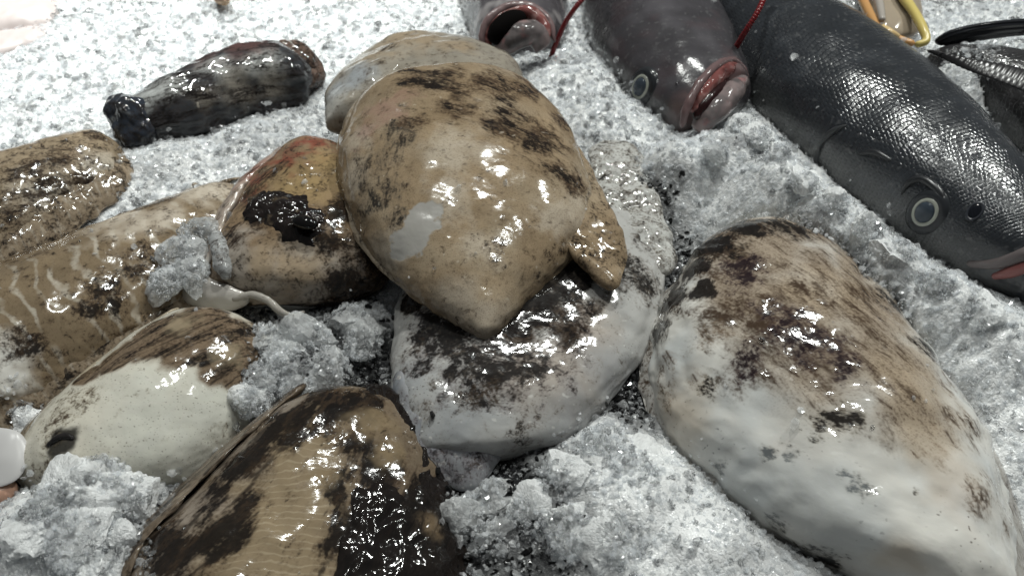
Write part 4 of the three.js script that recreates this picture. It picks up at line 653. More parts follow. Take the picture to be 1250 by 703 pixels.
// B: the one beside it, gaping to the right
{
  const g = loft('gaper', [
    [[0.0665,0.0000,-0.6460], [0.1808,0.0000,-0.6586], 0.055, 0.02],
    [[0.0729,0.0000,-0.4909], [0.2004,0.0000,-0.5316], 0.060, 0.02],
    [[0.0764,0.0000,-0.3664], [0.2112,0.0040,-0.4177], 0.060, 0.02],
    [[0.0948,0.0000,-0.2806], [0.2165,0.0080,-0.3367], 0.054, 0.02],
    [[0.1218,0.0040,-0.2265], [0.2157,0.0120,-0.2834], 0.044, 0.02],
    [[0.1462,0.0080,-0.2028], [0.2117,0.0140,-0.2456], 0.034, 0.018]], { nu: 220, nv: 160, cap0: 0.06, cap1: 0.05, ex: 0.85, move: (p) => 0.0018 * fbm(p[0] * 26 + 3, p[1] * 26, p[2] * 26, 2) });
  const t = thing('fish', 'purplish grey fish gaping sideways with a pink mouth and red cord', 'fish', [0.1378,0.0000,-0.3203], G_FISH);
  BODY.gaper = part(t, 'body', g, fishSkin(g, PAINT.gaper));
  const nrm = (uv) => { const gg = BODY.gaper.geometry, { nu, nv } = gg.userData, k = (Math.round(uv[0] * nu) * (nv + 1) + Math.round(uv[1] * nv)) * 3, n = gg.attributes.normal.array; return [n[k], n[k + 1], n[k + 2]]; };
  fishEye(t, [0.1133,0.0226,-0.2476], nrm([0.7218,0.6805]), 0.0115, 0.9, 0.3);
  // mouth: thin grey lip, pink palate, a solid coloured dark for the shaded hollow, pale lower jaw
  const wob = (a, s) => (p) => a * fbm(p[0] * s, p[1] * s, p[2] * s, 3);
  part(t, 'lip', limb([[0.1388,0.0240,-0.1849], [0.1413,0.0380,-0.1898], [0.1496,0.0490,-0.2036], [0.1662,0.0530,-0.2267], [0.1860,0.0460,-0.2513], [0.2006,0.0360,-0.2575], [0.2069,0.0260,-0.2527]], [0.002, 0.0034, 0.0036, 0.0036, 0.0034, 0.003, 0.002], { nu: 90, move: wob(0.0014, 90) }), plain([0.13, 0.085, 0.085], 0.2), 'thin grey upper lip');
  const pal = limb([[0.1479,0.0330,-0.1926], [0.1550,0.0420,-0.2049], [0.1687,0.0450,-0.2247], [0.1847,0.0410,-0.2466], [0.1978,0.0340,-0.2555]], [0.004, 0.007, 0.0075, 0.007, 0.004], { nu: 70, nv: 30, move: wob(0.0022, 90) });
  part(t, 'palate', pal, skin(pal, PAINT.palate, { w: 384, h: 256 }), 'pink palate');
  part(t, 'mouth', limb([[0.1490,0.0300,-0.1877], [0.1588,0.0380,-0.1991], [0.1707,0.0400,-0.2153], [0.1840,0.0370,-0.2350]], [0.003, 0.0065, 0.0062, 0.003], { nu: 50, move: wob(0.0012, 80) }), plain([0.016, 0.005, 0.005], 0.2), 'dark red solid coloured as the shaded mouth hollow');
  const jaw = limb([[0.1526,0.0180,-0.1887], [0.1605,0.0290,-0.1915], [0.1732,0.0340,-0.2040], [0.1881,0.0340,-0.2247], [0.2029,0.0280,-0.2495]], [0.006, 0.0095, 0.0105, 0.009, 0.005], { nu: 80, nv: 36, move: wob(0.0022, 60) });
  part(t, 'jaw', jaw, skin(jaw, PAINT.jaw, { w: 384, h: 384 }), 'pale pinkish grey lower jaw');
}
// C: the one gaping at the camera
{
  const g = loft('singer', [
    [[-0.0761,0.0000,-0.5979], [0.0549,0.0000,-0.6096], 0.050, 0.02],
    [[-0.0634,0.0000,-0.5008], [0.0600,0.0000,-0.5069], 0.054, 0.02],
    [[-0.0507,0.0000,-0.4201], [0.0597,0.0000,-0.4272], 0.054, 0.02],
    [[-0.0401,0.0020,-0.3661], [0.0537,0.0020,-0.3757], 0.048, 0.02],
    [[-0.0293,0.0060,-0.3310], [0.0470,0.0060,-0.3402], 0.038, 0.016]], { nu: 160, nv: 140, cap0: 0.06, cap1: 0.05, ex: 0.85, move: (p) => 0.0018 * fbm(p[0] * 26 + 6, p[1] * 26, p[2] * 26, 2) });
  const t = thing('fish', 'grey fish with its mouth wide open above the tan cuttlefish', 'fish', [0.0042,0.0000,-0.3994], G_FISH);
  BODY.singer = part(t, 'body', g, fishSkin(g, PAINT.singer, 768, 768));
  const wob = (a, s) => (p) => a * fbm(p[0] * s, p[1] * s, p[2] * s, 3);
  part(t, 'lip', limb([[-0.0249,0.0240,-0.3000], [-0.0278,0.0370,-0.3091], [-0.0210,0.0480,-0.3186], [-0.0053,0.0550,-0.3281], [0.0158,0.0540,-0.3316], [0.0324,0.0460,-0.3224], [0.0399,0.0320,-0.3063]], [0.002, 0.0035, 0.004, 0.0042, 0.0042, 0.004, 0.002], { nu: 90, move: wob(0.0012, 80) }), plain([0.16, 0.11, 0.11], 0.22), 'thin grey lip');
  const pal = limb([[-0.0211,0.0280,-0.3017], [-0.0218,0.0370,-0.3120], [-0.0128,0.0470,-0.3205], [0.0038,0.0510,-0.3282], [0.0188,0.0490,-0.3259], [0.0293,0.0420,-0.3148], [0.0322,0.0340,-0.3027]], [0.003, 0.0045, 0.005, 0.006, 0.007, 0.006, 0.003], { nu: 80, nv: 26, move: wob(0.0012, 80) });
  part(t, 'palate', pal, skin(pal, PAINT.palate, { w: 384, h: 192 }), 'pink rim inside the mouth');
  part(t, 'mouth', limb([[-0.0186,0.0360,-0.2992], [-0.0112,0.0430,-0.3070], [0.0007,0.0480,-0.3156], [0.0120,0.0480,-0.3216]], [0.006, 0.0105, 0.0105, 0.006], { nu: 40 }), new THREE.MeshPhysicalMaterial({ color: new THREE.Color(0.002, 0.0015, 0.0015), roughness: 0.9, specularIntensity: 0.1 }), 'solid coloured black for the shade inside the mouth');  // convex solid in place of a cavity; its black colour stands for the shade
  const jaw = limb([[-0.0159,0.0220,-0.3034], [-0.0037,0.0340,-0.2998], [0.0097,0.0410,-0.3047], [0.0218,0.0380,-0.3102], [0.0295,0.0260,-0.3052]], [0.005, 0.009, 0.0115, 0.0115, 0.008], { nu: 60, nv: 32, move: wob(0.002, 60) });
  part(t, 'jaw', jaw, skin(jaw, PAINT.jaw, { w: 384, h: 256 }), 'pale lower jaw');
}
// D: the one half hidden behind the large fish
{
  const g = loft('behind', [
    [[0.3833,0.0040,-0.3064], [0.4005,0.0160,-0.3197], 0.024, 0.02],
    [[0.4076,0.0000,-0.2751], [0.4385,0.0200,-0.2982], 0.036, 0.02],
    [[0.4237,0.0000,-0.2080], [0.4763,0.0200,-0.2663], 0.042, 0.02],
    [[0.4376,0.0000,-0.1418], [0.4978,0.0200,-0.2093], 0.042, 0.02],
    [[0.4477,0.0000,-0.0977], [0.4919,0.0200,-0.1425], 0.030, 0.02]], { nu: 150, nv: 130, cap0: 0.12, cap1: 0.1, ex: 0.85, move: (p) => 0.0015 * fbm(p[0] * 26 + 1, p[1] * 26, p[2] * 26, 2) });
  const t = thing('fish', 'dark scaled fish half hidden behind the large fish', 'fish', [0.4503,0.0000,-0.2779], G_FISH);
  BODY.behind = part(t, 'body', g, fishSkin(g, PAINT.behind, 896, 896));
  const f = loft('dorsal', [[[0.3623,0.0440,-0.2710], [0.3607,0.0500,-0.2632], 0.002, 0.002], [[0.3771,0.0520,-0.2271], [0.3839,0.0580,-0.2336], 0.002, 0.002], [[0.4012,0.0540,-0.1993], [0.4153,0.0600,-0.2151], 0.002, 0.002], [[0.4285,0.0500,-0.1765], [0.4371,0.0580,-0.1895], 0.002, 0.002]], { nu: 90, nv: 24, cap0: 0.1, cap1: 0.1, move: (p, u) => 0.0003 * Math.sin(u * 150), solid: false });
  part(t, 'dorsal_fin', f, plain([0.022, 0.021, 0.022], 0.25), 'folded dark dorsal fin');
}
// E: a black tail sticking out of the ice behind
{
  const g = loft('tail', [[[0.3903,0.0300,-0.3158], [0.4006,0.0220,-0.3181], 0.004, 0.004], [[0.4080,0.0420,-0.3118], [0.4222,0.0280,-0.3134], 0.005, 0.004], [[0.4312,0.0480,-0.3111], [0.4478,0.0320,-0.3151], 0.005, 0.004], [[0.4647,0.0500,-0.3133], [0.4805,0.0340,-0.3175], 0.005, 0.004], [[0.5093,0.0500,-0.3133], [0.5177,0.0340,-0.3130], 0.005, 0.004]], { nu: 120, nv: 32, cap0: 0.2, cap1: 0.05, move: (p, u, v) => 0.0009 * Math.sin(v * 60), solid: false });
  const t = thing('fish', 'black fish tail fin arching out of the ice behind the other fish', 'fish', [0.4514,0.0200,-0.3383], G_FISH);
  part(t, 'tail_fin', g, plain([0.012, 0.013, 0.016], 0.2));
  part(t, 'tail_root', limb([[0.4667,0.0450,-0.3122], [0.5118,0.0300,-0.3278], [0.5569,0.0150,-0.3396]], [0.006, 0.012, 0.016]), plain([0.02, 0.021, 0.024], 0.25));
}
// F: the open yellow-lipped mouth at the top
{
  const t = thing('fish', 'fish head with an open yellow lipped mouth behind the large dark fish', 'fish', [0.3842,0.0200,-0.3951], G_FISH);
  const g = loft('yellow', [[[0.3782,0.0200,-0.4976], [0.4478,0.0200,-0.5288], 0.020, 0.02], [[0.3603,0.0200,-0.4304], [0.4265,0.0200,-0.4488], 0.018, 0.02], [[0.3531,0.0200,-0.3750], [0.4115,0.0200,-0.3884], 0.014, 0.018], [[0.3541,0.0200,-0.3337], [0.3982,0.0200,-0.3430], 0.008, 0.012]], { nu: 80, nv: 64, cap0: 0.1, cap1: 0.16, move: (p) => 0.001 * fbm(p[0] * 60, p[1] * 60, p[2] * 60, 2), solid: false });
  part(t, 'mouth', g, plain([0.30, 0.25, 0.19], 0.12), 'grey brown glossy mouth lining');
  part(t, 'lip', limb([[0.3803,0.0400,-0.4248], [0.3819,0.0400,-0.3859], [0.3840,0.0380,-0.3534], [0.3851,0.0340,-0.3266], [0.3839,0.0300,-0.3128], [0.3735,0.0280,-0.3090]], [0.005, 0.005, 0.0045, 0.0042, 0.0036, 0.003], { nu: 70 }), plain([0.52, 0.42, 0.14], 0.22), 'yellow upper lip');
  part(t, 'jaw', limb([[0.3518,0.0340,-0.4285], [0.3465,0.0340,-0.3844], [0.3455,0.0320,-0.3490], [0.3481,0.0300,-0.3309], [0.3603,0.0280,-0.3194], [0.3740,0.0280,-0.3105]], [0.004, 0.0045, 0.0045, 0.0045, 0.0045, 0.003], { nu: 70 }), plain([0.46, 0.25, 0.10], 0.22), 'orange brown lower jaw');
  part(t, 'tongue', limb([[0.3444,0.0370,-0.3271], [0.3480,0.0370,-0.3150], [0.3570,0.0340,-0.3115]], [0.003, 0.0042, 0.003]), plain([0.55, 0.40, 0.20], 0.18));
  part(t, 'gill_ridge', limb([[0.3629,0.0400,-0.4068], [0.3544,0.0400,-0.3657], [0.3490,0.0370,-0.3363]], [0.004, 0.0042, 0.003]), plain([0.33, 0.30, 0.27], 0.14));
}
// red cords threaded through the gills
const cordM = plain([0.16, 0.012, 0.014], 0.28);
function cord(points, r, label) {
  const t = thing('red_cord', label, 'cord', points[points.length - 1], 'red cords through the fish gills');
  part(t, 'strand', limb(points, points.map(() => r), { nu: 140, nv: 16, move: (p, u) => 0.00035 * Math.sin(u * 260) }), cordM);
  part(t, 'knot', limb([points[0], [points[0][0] + 0.006, points[0][1] + 0.002, points[0][2] - 0.006]], [r * 1.7, r * 1.5], { nu: 20, nv: 14 }), cordM);
}
cord([[0.0750,0.0750,-0.3494], [0.0653,0.0700,-0.3215], [0.0565,0.0620,-0.3128], [0.0484,0.0480,-0.3126], [0.0430,0.0340,-0.3115], [0.0390,0.0220,-0.3122], [0.0367,0.0080,-0.3187]], 0.0022, 'thin red cord between the two gaping fish');
cord([[0.2326,0.0900,-0.3331], [0.2191,0.0850,-0.2969], [0.2100,0.0750,-0.2801], [0.2027,0.0620,-0.2749], [0.1991,0.0460,-0.2786], [0.1975,0.0280,-0.2846], [0.1982,0.0100,-0.2923]], 0.0024, 'thin red cord lying across the large dark fish');

// pale squid at the far left corner, and the scraps beside it
{
  const t = thing('squid', 'pale pink squid lying on the bright ice', 'squid', [-0.5027,0.0000,-0.3994]);
  const m = plain([0.44, 0.385, 0.375], 0.5), w = (p) => 0.006 * fbm(p[0] * 26, p[1] * 26, p[2] * 26, 3);
  part(t, 'mantle', limb([[-0.6649,-0.0040,-0.4606], [-0.5919,-0.0030,-0.4402], [-0.5342,-0.0040,-0.4278], [-0.4991,-0.0060,-0.4352], [-0.4770,-0.0100,-0.4576]], [0.03, 0.05, 0.05, 0.04, 0.014], { nu: 90, nv: 56, flat: 0.35, move: w }), m);
  part(t, 'fin', limb([[-0.5657,-0.0020,-0.3387], [-0.5235,-0.0010,-0.3524], [-0.4925,-0.0010,-0.3747], [-0.4696,-0.0040,-0.3967]], [0.02, 0.024, 0.02, 0.008], { nu: 60, nv: 40, flat: 0.3, move: w }), m);
}
{
  const g = limb([[-0.3178,0.0120,-0.4543], [-0.3044,0.0140,-0.4317], [-0.2987,0.0100,-0.4254]], [0.006, 0.008, 0.004], { nu: 30, nv: 24, move: (p) => 0.0015 * fbm(p[0] * 90, p[1] * 90, p[2] * 90, 2) });
  solo('squid_tip', g, plain([0.36, 0.25, 0.16], 0.25), 'small brown arm tip poking out of bright ice', 'squid tip');
}
{
  const t = thing('squid', 'smooth white lobe with a peach underside beside the pale bellied cuttlefish', 'squid', [-0.2905,0.0100,0.1139]);
  const w = (p) => 0.0012 * fbm(p[0] * 50, p[1] * 50, p[2] * 50, 2);
  const lobe = loft('lobe', [[[-0.3252,0.0260,0.1104], [-0.3066,0.0200,0.1444], 0.004, 0.004], [[-0.3017,0.0300,0.1076], [-0.2856,0.0220,0.1407], 0.003, 0.003], [[-0.2805,0.0320,0.1073], [-0.2707,0.0220,0.1368], 0.003, 0.003], [[-0.2671,0.0280,0.1101], [-0.2622,0.0220,0.1280], 0.002, 0.003]], { nu: 90, nv: 60, cap0: 0.1, cap1: 0.2, solid: false, move: w });
  part(t, 'mantle', lobe, plain([0.52, 0.51, 0.505], 0.3));
  part(t, 'arm', limb([[-0.2993,0.0120,0.1412], [-0.2837,0.0140,0.1393], [-0.2757,0.0140,0.1364], [-0.2708,0.0120,0.1334]], [0.008, 0.009, 0.007, 0.003], { nu: 40, nv: 32, move: w }), plain([0.42, 0.25, 0.18], 0.3), 'peach coloured arm');
}

// ───────────────────────── ice ─────────────────────────
// where bodies stand, looked up from above (2 mm cells): their top and underside
const CELL = 0.002, X0 = -0.8, Z0 = -0.95, NX = 800, NZ = 650;
const topY = new Float32Array(NX * NZ).fill(-1), lowY = new Float32Array(NX * NZ).fill(9);
for (const g of GRIDS) {
  const p = g.attributes.position.array, { nu, nv } = g.userData, W = nv + 1;
  for (let i = 0; i < nu; i++) for (let j = 0; j < nv; j++) for (let s = 0; s < 4; s++) {
    const fi = (s & 1) * 0.5, fj = (s >> 1) * 0.5, a = (i * W + j) * 3, b = a + W * 3;
    const q = (c) => lerp(lerp(p[a + c], p[a + 3 + c], fj), lerp(p[b + c], p[b + 3 + c], fj), fi);
    const X = Math.floor((q(0) - X0) / CELL), Z = Math.floor((q(2) - Z0) / CELL);
    if (X < 0 || Z < 0 || X >= NX || Z >= NZ) continue;
    const k = Z * NX + X, y = q(1); if (y > topY[k]) topY[k] = y; if (y < lowY[k]) lowY[k] = y;
  }
}
const cellOf = (x, z) => { const X = Math.floor((x - X0) / CELL), Z = Math.floor((z - Z0) / CELL); return X < 0 || Z < 0 || X >= NX || Z >= NZ ? -1 : Z * NX + X; };
// ink that has run into the ice: [point, radius, strength]
const INK = [
  [[-0.0162,0.0000,0.1289], 0.05, 1.0], [[-0.0286,0.0000,0.1579], 0.05, 1.0], [[0.0150,0.0050,0.1692], 0.035, 0.9], [[0.0068,0.0100,0.1293], 0.02, 0.8], [[-0.0814,0.0100,0.0305], 0.03, 0.9], [[-0.1173,0.0200,0.0252], 0.03, 0.6], [[-0.1393,0.0300,0.0592], 0.035, 0.45],
  [[0.0987,0.0300,-0.0912], 0.03, 0.9], [[0.1183,0.0300,-0.0821], 0.022, 0.5], [[0.0746,0.0300,-0.1610], 0.02, 0.3], [[0.1659,0.0450,-0.1301], 0.012, 0.6], [[0.0746,0.0100,0.0688], 0.03, 1.0], [[-0.0117,0.0000,0.1186], 0.03, 1.0], [[-0.2138,0.0100,-0.2118], 0.06, 0.5], [[-0.2839,0.0100,-0.1661], 0.04, 0.4], [[-0.2158,0.0300,-0.0395], 0.03, 0.55],
  [[-0.1958,0.0100,0.1343], 0.018, 0.8], [[-0.0954,0.0100,0.0437], 0.04, 1.0], [[-0.1227,0.0100,0.0026], 0.04, 0.8], [[-0.1808,0.0100,-0.0122], 0.03, 0.9], [[0.1008,0.0200,-0.0499], 0.04, 1.0], [[0.1189,0.0300,-0.0476], 0.028, 1.0], [[0.1575,0.0100,0.1757], 0.04, 0.5], [[-0.2002,0.0200,0.1627], 0.02, 0.6],
];
function inkAt(x, z) {
  let m = 0; for (const [c, r, k] of INK) { const d = Math.hypot(x - c[0], z - c[2]) / r; if (d < 2) m = Math.max(m, k * sst(1.5, 0.4, d + 0.5 * fbm(x * 50, 1.7, z * 50, 3))); }
  return m;
}
// frost: small facets, each tilted its own way
const frost = (() => {
  const n = 1024, cells = 96, d = new Uint8Array(n * n * 4), pts = [], at = (i, j) => pts[((j + cells) % cells) * cells + (i + cells) % cells];
  for (let k = 0; k < cells * cells; k++) pts.push([rnd(), rnd(), (rnd() - 0.5) * 0.5, (rnd() - 0.5) * 0.5, 0.4 + 0.2 * rnd()]);
  for (let y = 0; y < n; y++) for (let x = 0; x < n; x++) {
    const fx = x / n * cells, fy = y / n * cells, ci = Math.floor(fx), cj = Math.floor(fy); let best = 9, h = 0.5;
    for (let b = -1; b <= 1; b++) for (let a = -1; a <= 1; a++) { const p = at(ci + a, cj + b), dx = fx - ci - a - p[0], dy = fy - cj - b - p[1], q = dx * dx + dy * dy; if (q < best) { best = q; h = p[4] + dx * p[2] + dy * p[3] - 0.12 * q; } }
    const o = (y * n + x) * 4; d[o] = d[o + 1] = d[o + 2] = clamp(h) * 255; d[o + 3] = 255;
  }
  const t = new THREE.DataTexture(d, n, n); t.wrapS = t.wrapT = THREE.RepeatWrapping; t.magFilter = THREE.LinearFilter; t.repeat.set(8, 8); t.needsUpdate = true; return t;
})();
{
  // the bed itself
  const nx = 760, nz = 600, x0 = -0.85, x1 = 0.85, z0 = -1.1, z1 = 0.32, pos = [], colr = [], uv = [], idx = [];
  for (let k = 0; k <= nz; k++) for (let i = 0; i <= nx; i++) {
    const x = lerp(x0, x1, i / nx), z = lerp(z0, z1, k / nz), h = bedHeight(x, z) + 0.0008 + 0.004 * fbm(x * 55, 2.2, z * 55, 2) + 0.0014 * fbm(x * 220, 0.4, z * 220, 2), c = cellOf(x, z);
    let y = h; if (c >= 0 && topY[c] > -1 && h > lowY[c]) y = Math.min(h, Math.max(lowY[c] + 0.003, h > topY[c] + 0.004 ? h : lowY[c] + 0.003));
    pos.push(x, y, z); uv.push(x, z);
    const n = 0.62 + 0.16 * sst(-0.35, 0.4, fbm(x * 38, 5, z * 38, 4)) + 0.06 * n3(x * 240, 5, z * 240), m = inkAt(x, z);
    colr.push(n * lerp(1, 0.03, m), n * 1.01 * lerp(1, 0.03, m), n * 1.01 * lerp(1, 0.032, m));
  }
  for (let k = 0; k < nz; k++) for (let i = 0; i < nx; i++) { const a = k * (nx + 1) + i, b = a + nx + 1; idx.push(a, b, a + 1, a + 1, b, b + 1); }
  const g = new THREE.BufferGeometry(); g.setAttribute('position', new THREE.Float32BufferAttribute(pos, 3)); g.setAttribute('color', new THREE.Float32BufferAttribute(colr, 3)); g.setAttribute('uv', new THREE.Float32BufferAttribute(uv, 2)); g.setIndex(idx); g.computeVertexNormals();
  const m = solo('ice_bed', g, new THREE.MeshPhysicalMaterial({ vertexColors: true, roughness: 0.2, ior: 1.33, bumpMap: frost, bumpScale: 0.0011 }), '', '', null, 'structure');
}
// loose grains of crushed ice, in a few broken shapes
function shard(s) {
  let g = new THREE.IcosahedronGeometry(1, 0); const p = g.attributes.position, off = {};
  for (let i = 0; i < p.count; i++) { const key = [p.getX(i), p.getY(i), p.getZ(i)].map((v) => v.toFixed(3)).join(); const f = off[key] ??= [0.65 + rnd() * 0.6, 0.65 + rnd() * 0.6, 0.65 + rnd() * 0.6]; p.setXYZ(i, p.getX(i) * f[0], p.getY(i) * f[1] * s, p.getZ(i) * f[2]); }
  g.deleteAttribute('normal'); g.deleteAttribute('uv'); return g;
}
// lumps of frozen-together ice: [centre, radius, clear (0 white .. 1 glassy grey), label]
const LUMPS = [
  ['ice lump in the gap below the red brown cuttlefish', [[[-0.1530,0.0300,0.0369], 0.011, 1], [[-0.1372,0.0320,0.0558], 0.015, 1], [[-0.1481,0.0300,0.0683], 0.013, 1], [[-0.1270,0.0280,0.0353], 0.013, 1], [[-0.1137,0.0260,0.0561], 0.015, 1], [[-0.1051,0.0240,0.0149], 0.011, 1], [[-0.0950,0.0220,0.0336], 0.013, 1], [[-0.1275,0.0260,0.0742], 0.011, 1], [[-0.1512,0.0300,0.0817], 0.012, 0]]],
  ['ice lump sitting on the zebra striped cuttlefish', [[[-0.2226,0.0440,-0.0249], 0.014, 1], [[-0.2147,0.0420,-0.0446], 0.013, 1], [[-0.2235,0.0400,-0.0025], 0.012, 0], [[-0.2109,0.0400,-0.0099], 0.012, 1]]],
  ['broken ice lump in front of the grey white cuttlefish', [[[-0.0241,0.0120,0.1488], 0.016, 1], [[-0.0064,0.0120,0.1612], 0.015, 1], [[-0.0112,0.0120,0.1353], 0.012, 1], [[0.0108,0.0200,0.1491], 0.014, 0], [[0.0285,0.0260,0.1332], 0.016, 0], [[0.0521,0.0260,0.1130], 0.016, 0], [[0.0634,0.0300,0.1306], 0.018, 0], [[0.0314,0.0260,0.1612], 0.016, 0], [[0.0554,0.0300,0.1675], 0.018, 0]]],
  ['ice lump heaped below the pale bellied cuttlefish', [[[-0.2184,0.0400,0.1434], 0.018, 0], [[-0.2035,0.0360,0.1482], 0.014, 0], [[-0.2339,0.0380,0.1538], 0.016, 0], [[-0.1967,0.0180,0.1433], 0.012, 1], [[-0.2147,0.0380,0.1713], 0.018, 0], [[-0.2420,0.0360,0.1660], 0.016, 0], [[-0.1975,0.0300,0.1718], 0.013, 0]]],
  ['ice lump on the ridge beside the large dark fish', [[[0.1838,0.0600,-0.1298], 0.010, 0], [[0.1752,0.0560,-0.1480], 0.010, 0], [[0.1896,0.0640,-0.1027], 0.009, 0], [[0.1996,0.0660,-0.0699], 0.010, 0], [[0.2129,0.0660,-0.0486], 0.011, 0], [[0.2269,0.0660,-0.0246], 0.010, 0], [[0.2415,0.0640,-0.0041], 0.011, 0], [[0.2598,0.0600,0.0188], 0.011, 0], [[0.2792,0.0560,0.0417], 0.012, 0], [[0.1501,0.0540,-0.1200], 0.010, 1]]],
];
const iceM = [
  new THREE.MeshPhysicalMaterial({ color: 0xffffff, roughness: 0.17, ior: 1.33, transmission: 0.82, thickness: 0, flatShading: true }),     // frosted chips
  new THREE.MeshPhysicalMaterial({ color: 0xffffff, roughness: 0.06, ior: 1.31, transmission: 0.92, thickness: 0.003, flatShading: true }), // clear wet chips
];
{
  const N = 190000, per = 6, lists = Array.from({ length: per }, () => []), q = new THREE.Quaternion(), e = new THREE.Euler(), M = new THREE.Matrix4(), S = new THREE.Vector3(), T = new THREE.Vector3(), tint = new THREE.Color();
  for (let n = 0; n < N; n++) {
    const t = Math.pow(rnd(), 0.75), z = lerp(0.24, -0.62, t), half = lerp(0.26, 0.66, t), x = (rnd() * 2 - 1) * half;
    const h = bedHeight(x, z) + 0.003 * fbm(x * 55, 2.2, z * 55, 2), c = cellOf(x, z), far = lerp(0.75, 1.25, t), big = rnd(), wet = sst(-0.05, 0.3, fbm(x * 30, 8.8, z * 30, 3)), clear = rnd() < 0.05 + 0.12 * wet;
    const s = far * (big > 0.93 ? lerp(0.0018, 0.0042, rnd() ** 1.5) : clear ? lerp(0.0012, 0.0034, rnd() ** 2) : lerp(0.0007, 0.0026, big * big + 0.1 * rnd())), y = h + 0.0008 + (rnd() - 0.6) * 0.0028;
    let yy = y;
    if (c >= 0 && topY[c] > -1 && y > lowY[c] - 0.001 && y < topY[c] + 0.0015) { const rise = topY[c] - h; if (rnd() > (rise < 0.016 ? 0.5 * (1 - rise / 0.016) : 0) + 0.0018) continue; yy = topY[c] + s * 0.3; }   // chips caught on the edge of a body
    e.set(rnd() * 6.3, rnd() * 6.3, rnd() * 6.3); q.setFromEuler(e); S.set(s * (0.8 + rnd() * 0.9), s * (0.45 + rnd() * 0.4), s * (0.8 + rnd() * 0.6)); T.set(x, yy, z);
    M.compose(T, q, S); const ink = inkAt(x, z), dirty = ink * rnd() > 0.5 ? 0.05 : 1, v = (0.9 + 0.1 * rnd()) * dirty; lists[clear ? 4 + (n & 1) : n & 3].push([M.toArray(), clear ? Math.max(v, 0.5) : v]);
  }
  for (const [, list] of LUMPS) for (const [at, r, k0] of list) for (let n = 0; n < (k0 ? 200 : 320) * (r / 0.014) ** 2; n++) {   // frost on the lumps
    const yy = rnd() * 1.2 - 0.2, a = rnd() * 6.2832, k = Math.sqrt(Math.max(0, 1 - yy * yy)), f = 0.82 + 0.22 * rnd(), s = lerp(0.0005, 0.0020, rnd() ** 2);
    e.set(rnd() * 6.3, rnd() * 6.3, rnd() * 6.3); q.setFromEuler(e); S.set(s * (0.8 + rnd() * 0.9), s, s * (0.8 + rnd() * 0.5)); T.set(at[0] + r * f * k * Math.cos(a), at[1] - r * 0.6 + r * 0.78 * f * yy, at[2] + r * f * k * Math.sin(a));
    lists[n % 6].push([M.compose(T, q, S).toArray(), 0.92 + 0.08 * rnd()]);
  }
  lists.forEach((list, k) => {
    const im = new THREE.InstancedMesh(shard(0.6 + 0.15 * k), iceM[k < 4 ? 0 : 1], list.length); im.name = numbered('crushed_ice'); im.userData = { kind: 'stuff', label: 'loose grains of crushed ice over the whole bed', category: 'ice', group: 'crushed ice grains' };
    list.forEach(([m, v], i) => { im.setMatrixAt(i, M.fromArray(m)); im.setColorAt(i, tint.setRGB(v, v * 1.008, v * 1.015)); });
    im.castShadow = im.receiveShadow = true; scene.add(im);
  });
}
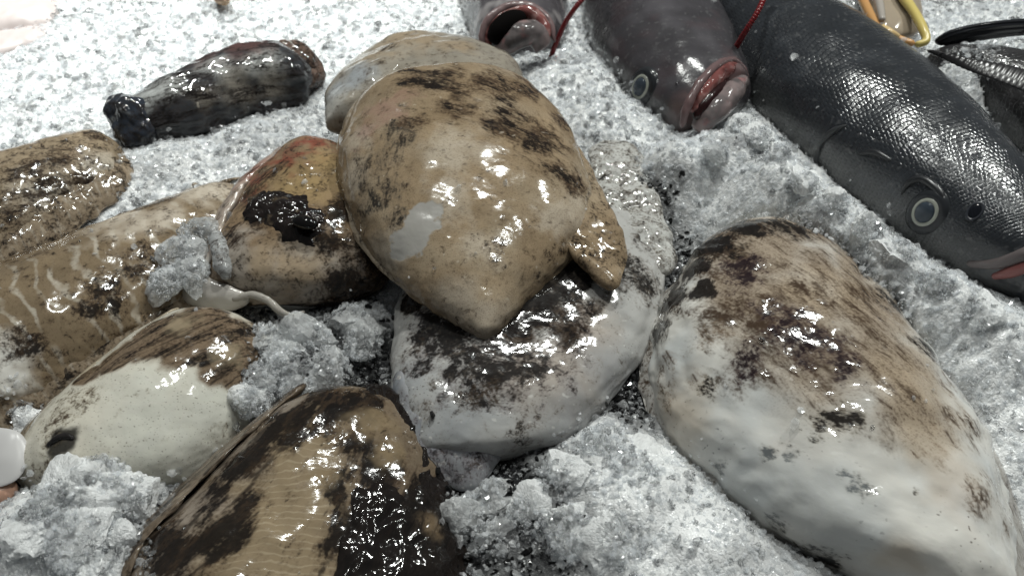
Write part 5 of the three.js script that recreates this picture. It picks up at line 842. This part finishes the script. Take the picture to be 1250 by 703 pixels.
{
  const fine = frost.clone(); fine.repeat.set(0.9, 0.5);
  const mats = [[0.97, 0.4], [0.9, 0.68]].map(([c, t]) => new THREE.MeshPhysicalMaterial({ color: new THREE.Color(c, c * 1.01, c * 1.01), roughness: 0.2, ior: 1.33, transmission: t, thickness: 0, bumpMap: fine, bumpScale: 0.0011 }));
  const lump = (k) => {                                             // a broken block: cut by random planes, then chipped
    const cuts = Array.from({ length: 13 }, () => { const a = rnd() * 6.2832, y = rnd() * 2 - 1, s = Math.sqrt(1 - y * y); return [s * Math.cos(a), y, s * Math.sin(a), 0.62 + 0.35 * rnd()]; });
    const g = new THREE.IcosahedronGeometry(1, 12), p = g.attributes.position;
    for (let i = 0; i < p.count; i++) {
      const x = p.getX(i), y = p.getY(i), z = p.getZ(i); let r = 1.35; for (const c of cuts) { const d = x * c[0] + y * c[1] + z * c[2]; if (d > 0.05) r = Math.min(r, c[3] / d); }
      const f = r + 0.10 * fbm(x * 3 + k * 7, y * 3, z * 3, 2) + 0.07 * n3(x * 9 + k, y * 9, z * 9) + 0.06 * n3(x * 19 + k, y * 19, z * 19); p.setXYZ(i, x * f, y * f * 0.8, z * f);
    }
    g.computeVertexNormals(); return toCreasedNormals(g, 0.8);
  };
  const shapes = [0, 1, 2, 3, 4].map(lump); let n = 0;
  for (const [label, list] of LUMPS) for (const [at, r, k] of list) { const m = solo('ice_lump', shapes[n % 5], mats[k], label, 'ice lump', 'lumps of ice'); m.position.set(at[0], at[1] - r * 0.6, at[2]); m.scale.set(r * (0.8 + 0.5 * rnd()), r * (0.6 + 0.3 * rnd()), r * (0.8 + 0.5 * rnd())); m.rotation.set(rnd() * 0.6, rnd() * 6.3, rnd() * 0.6); n++; }
}
// ───────────────────────── lamps over the counter (outside the frame) ─────────────────────────
for (const [at, aim, power, r, cone] of LAMPS) {
  const t = thing('market_lamp', 'round white spotlight hanging over the ice counter', 'lamp', at, 'spotlights over the counter');
  const dir = V(aim).sub(V(at)).normalize(), q = new THREE.Quaternion().setFromUnitVectors(new THREE.Vector3(0, -1, 0), dir);
  const shade = new THREE.LatheGeometry([[r * 1.15, -0.012], [r * 1.2, 0.0], [r * 1.1, 0.06], [r * 0.6, 0.12], [0.012, 0.13], [0.0, 0.13]].map(([x, y]) => new THREE.Vector2(x, y)), 40);
  const add = (name, g, m) => { g.applyQuaternion(q); const o = shadows(new THREE.Mesh(g, m)); o.name = name; t.add(o); return o; };
  add('housing', shade, new THREE.MeshStandardMaterial({ color: 0xd8d8d4, roughness: 0.5, side: THREE.DoubleSide }));
  const lens = new THREE.CircleGeometry(r, 32); lens.rotateX(Math.PI / 2); lens.translate(0, 0.004, 0);
  add('lens', lens, new THREE.MeshStandardMaterial({ color: 0x222222, emissive: 0xfafdf8, emissiveIntensity: 4, side: THREE.DoubleSide }));
  const stem = new THREE.CylinderGeometry(0.006, 0.006, 0.7, 10); stem.translate(0, 0.45, 0); const so = shadows(new THREE.Mesh(stem, new THREE.MeshStandardMaterial({ color: 0x333333, roughness: 0.5 }))); so.name = 'stem'; t.add(so);
  const L = new THREE.SpotLight(0xfafdf8, power, 0, cone, 0.7, 2); L.position.copy(V(at).addScaledVector(dir, 0.012)); L.target.position.set(...aim); L.shadow.radius = r / 0.02; L.castShadow = true; L.shadow.mapSize.set(2048, 2048); L.shadow.camera.near = 0.1; L.shadow.camera.far = 5; L.shadow.bias = -0.0005;
  scene.add(L, L.target);
}
renderer.render(scene, camera);
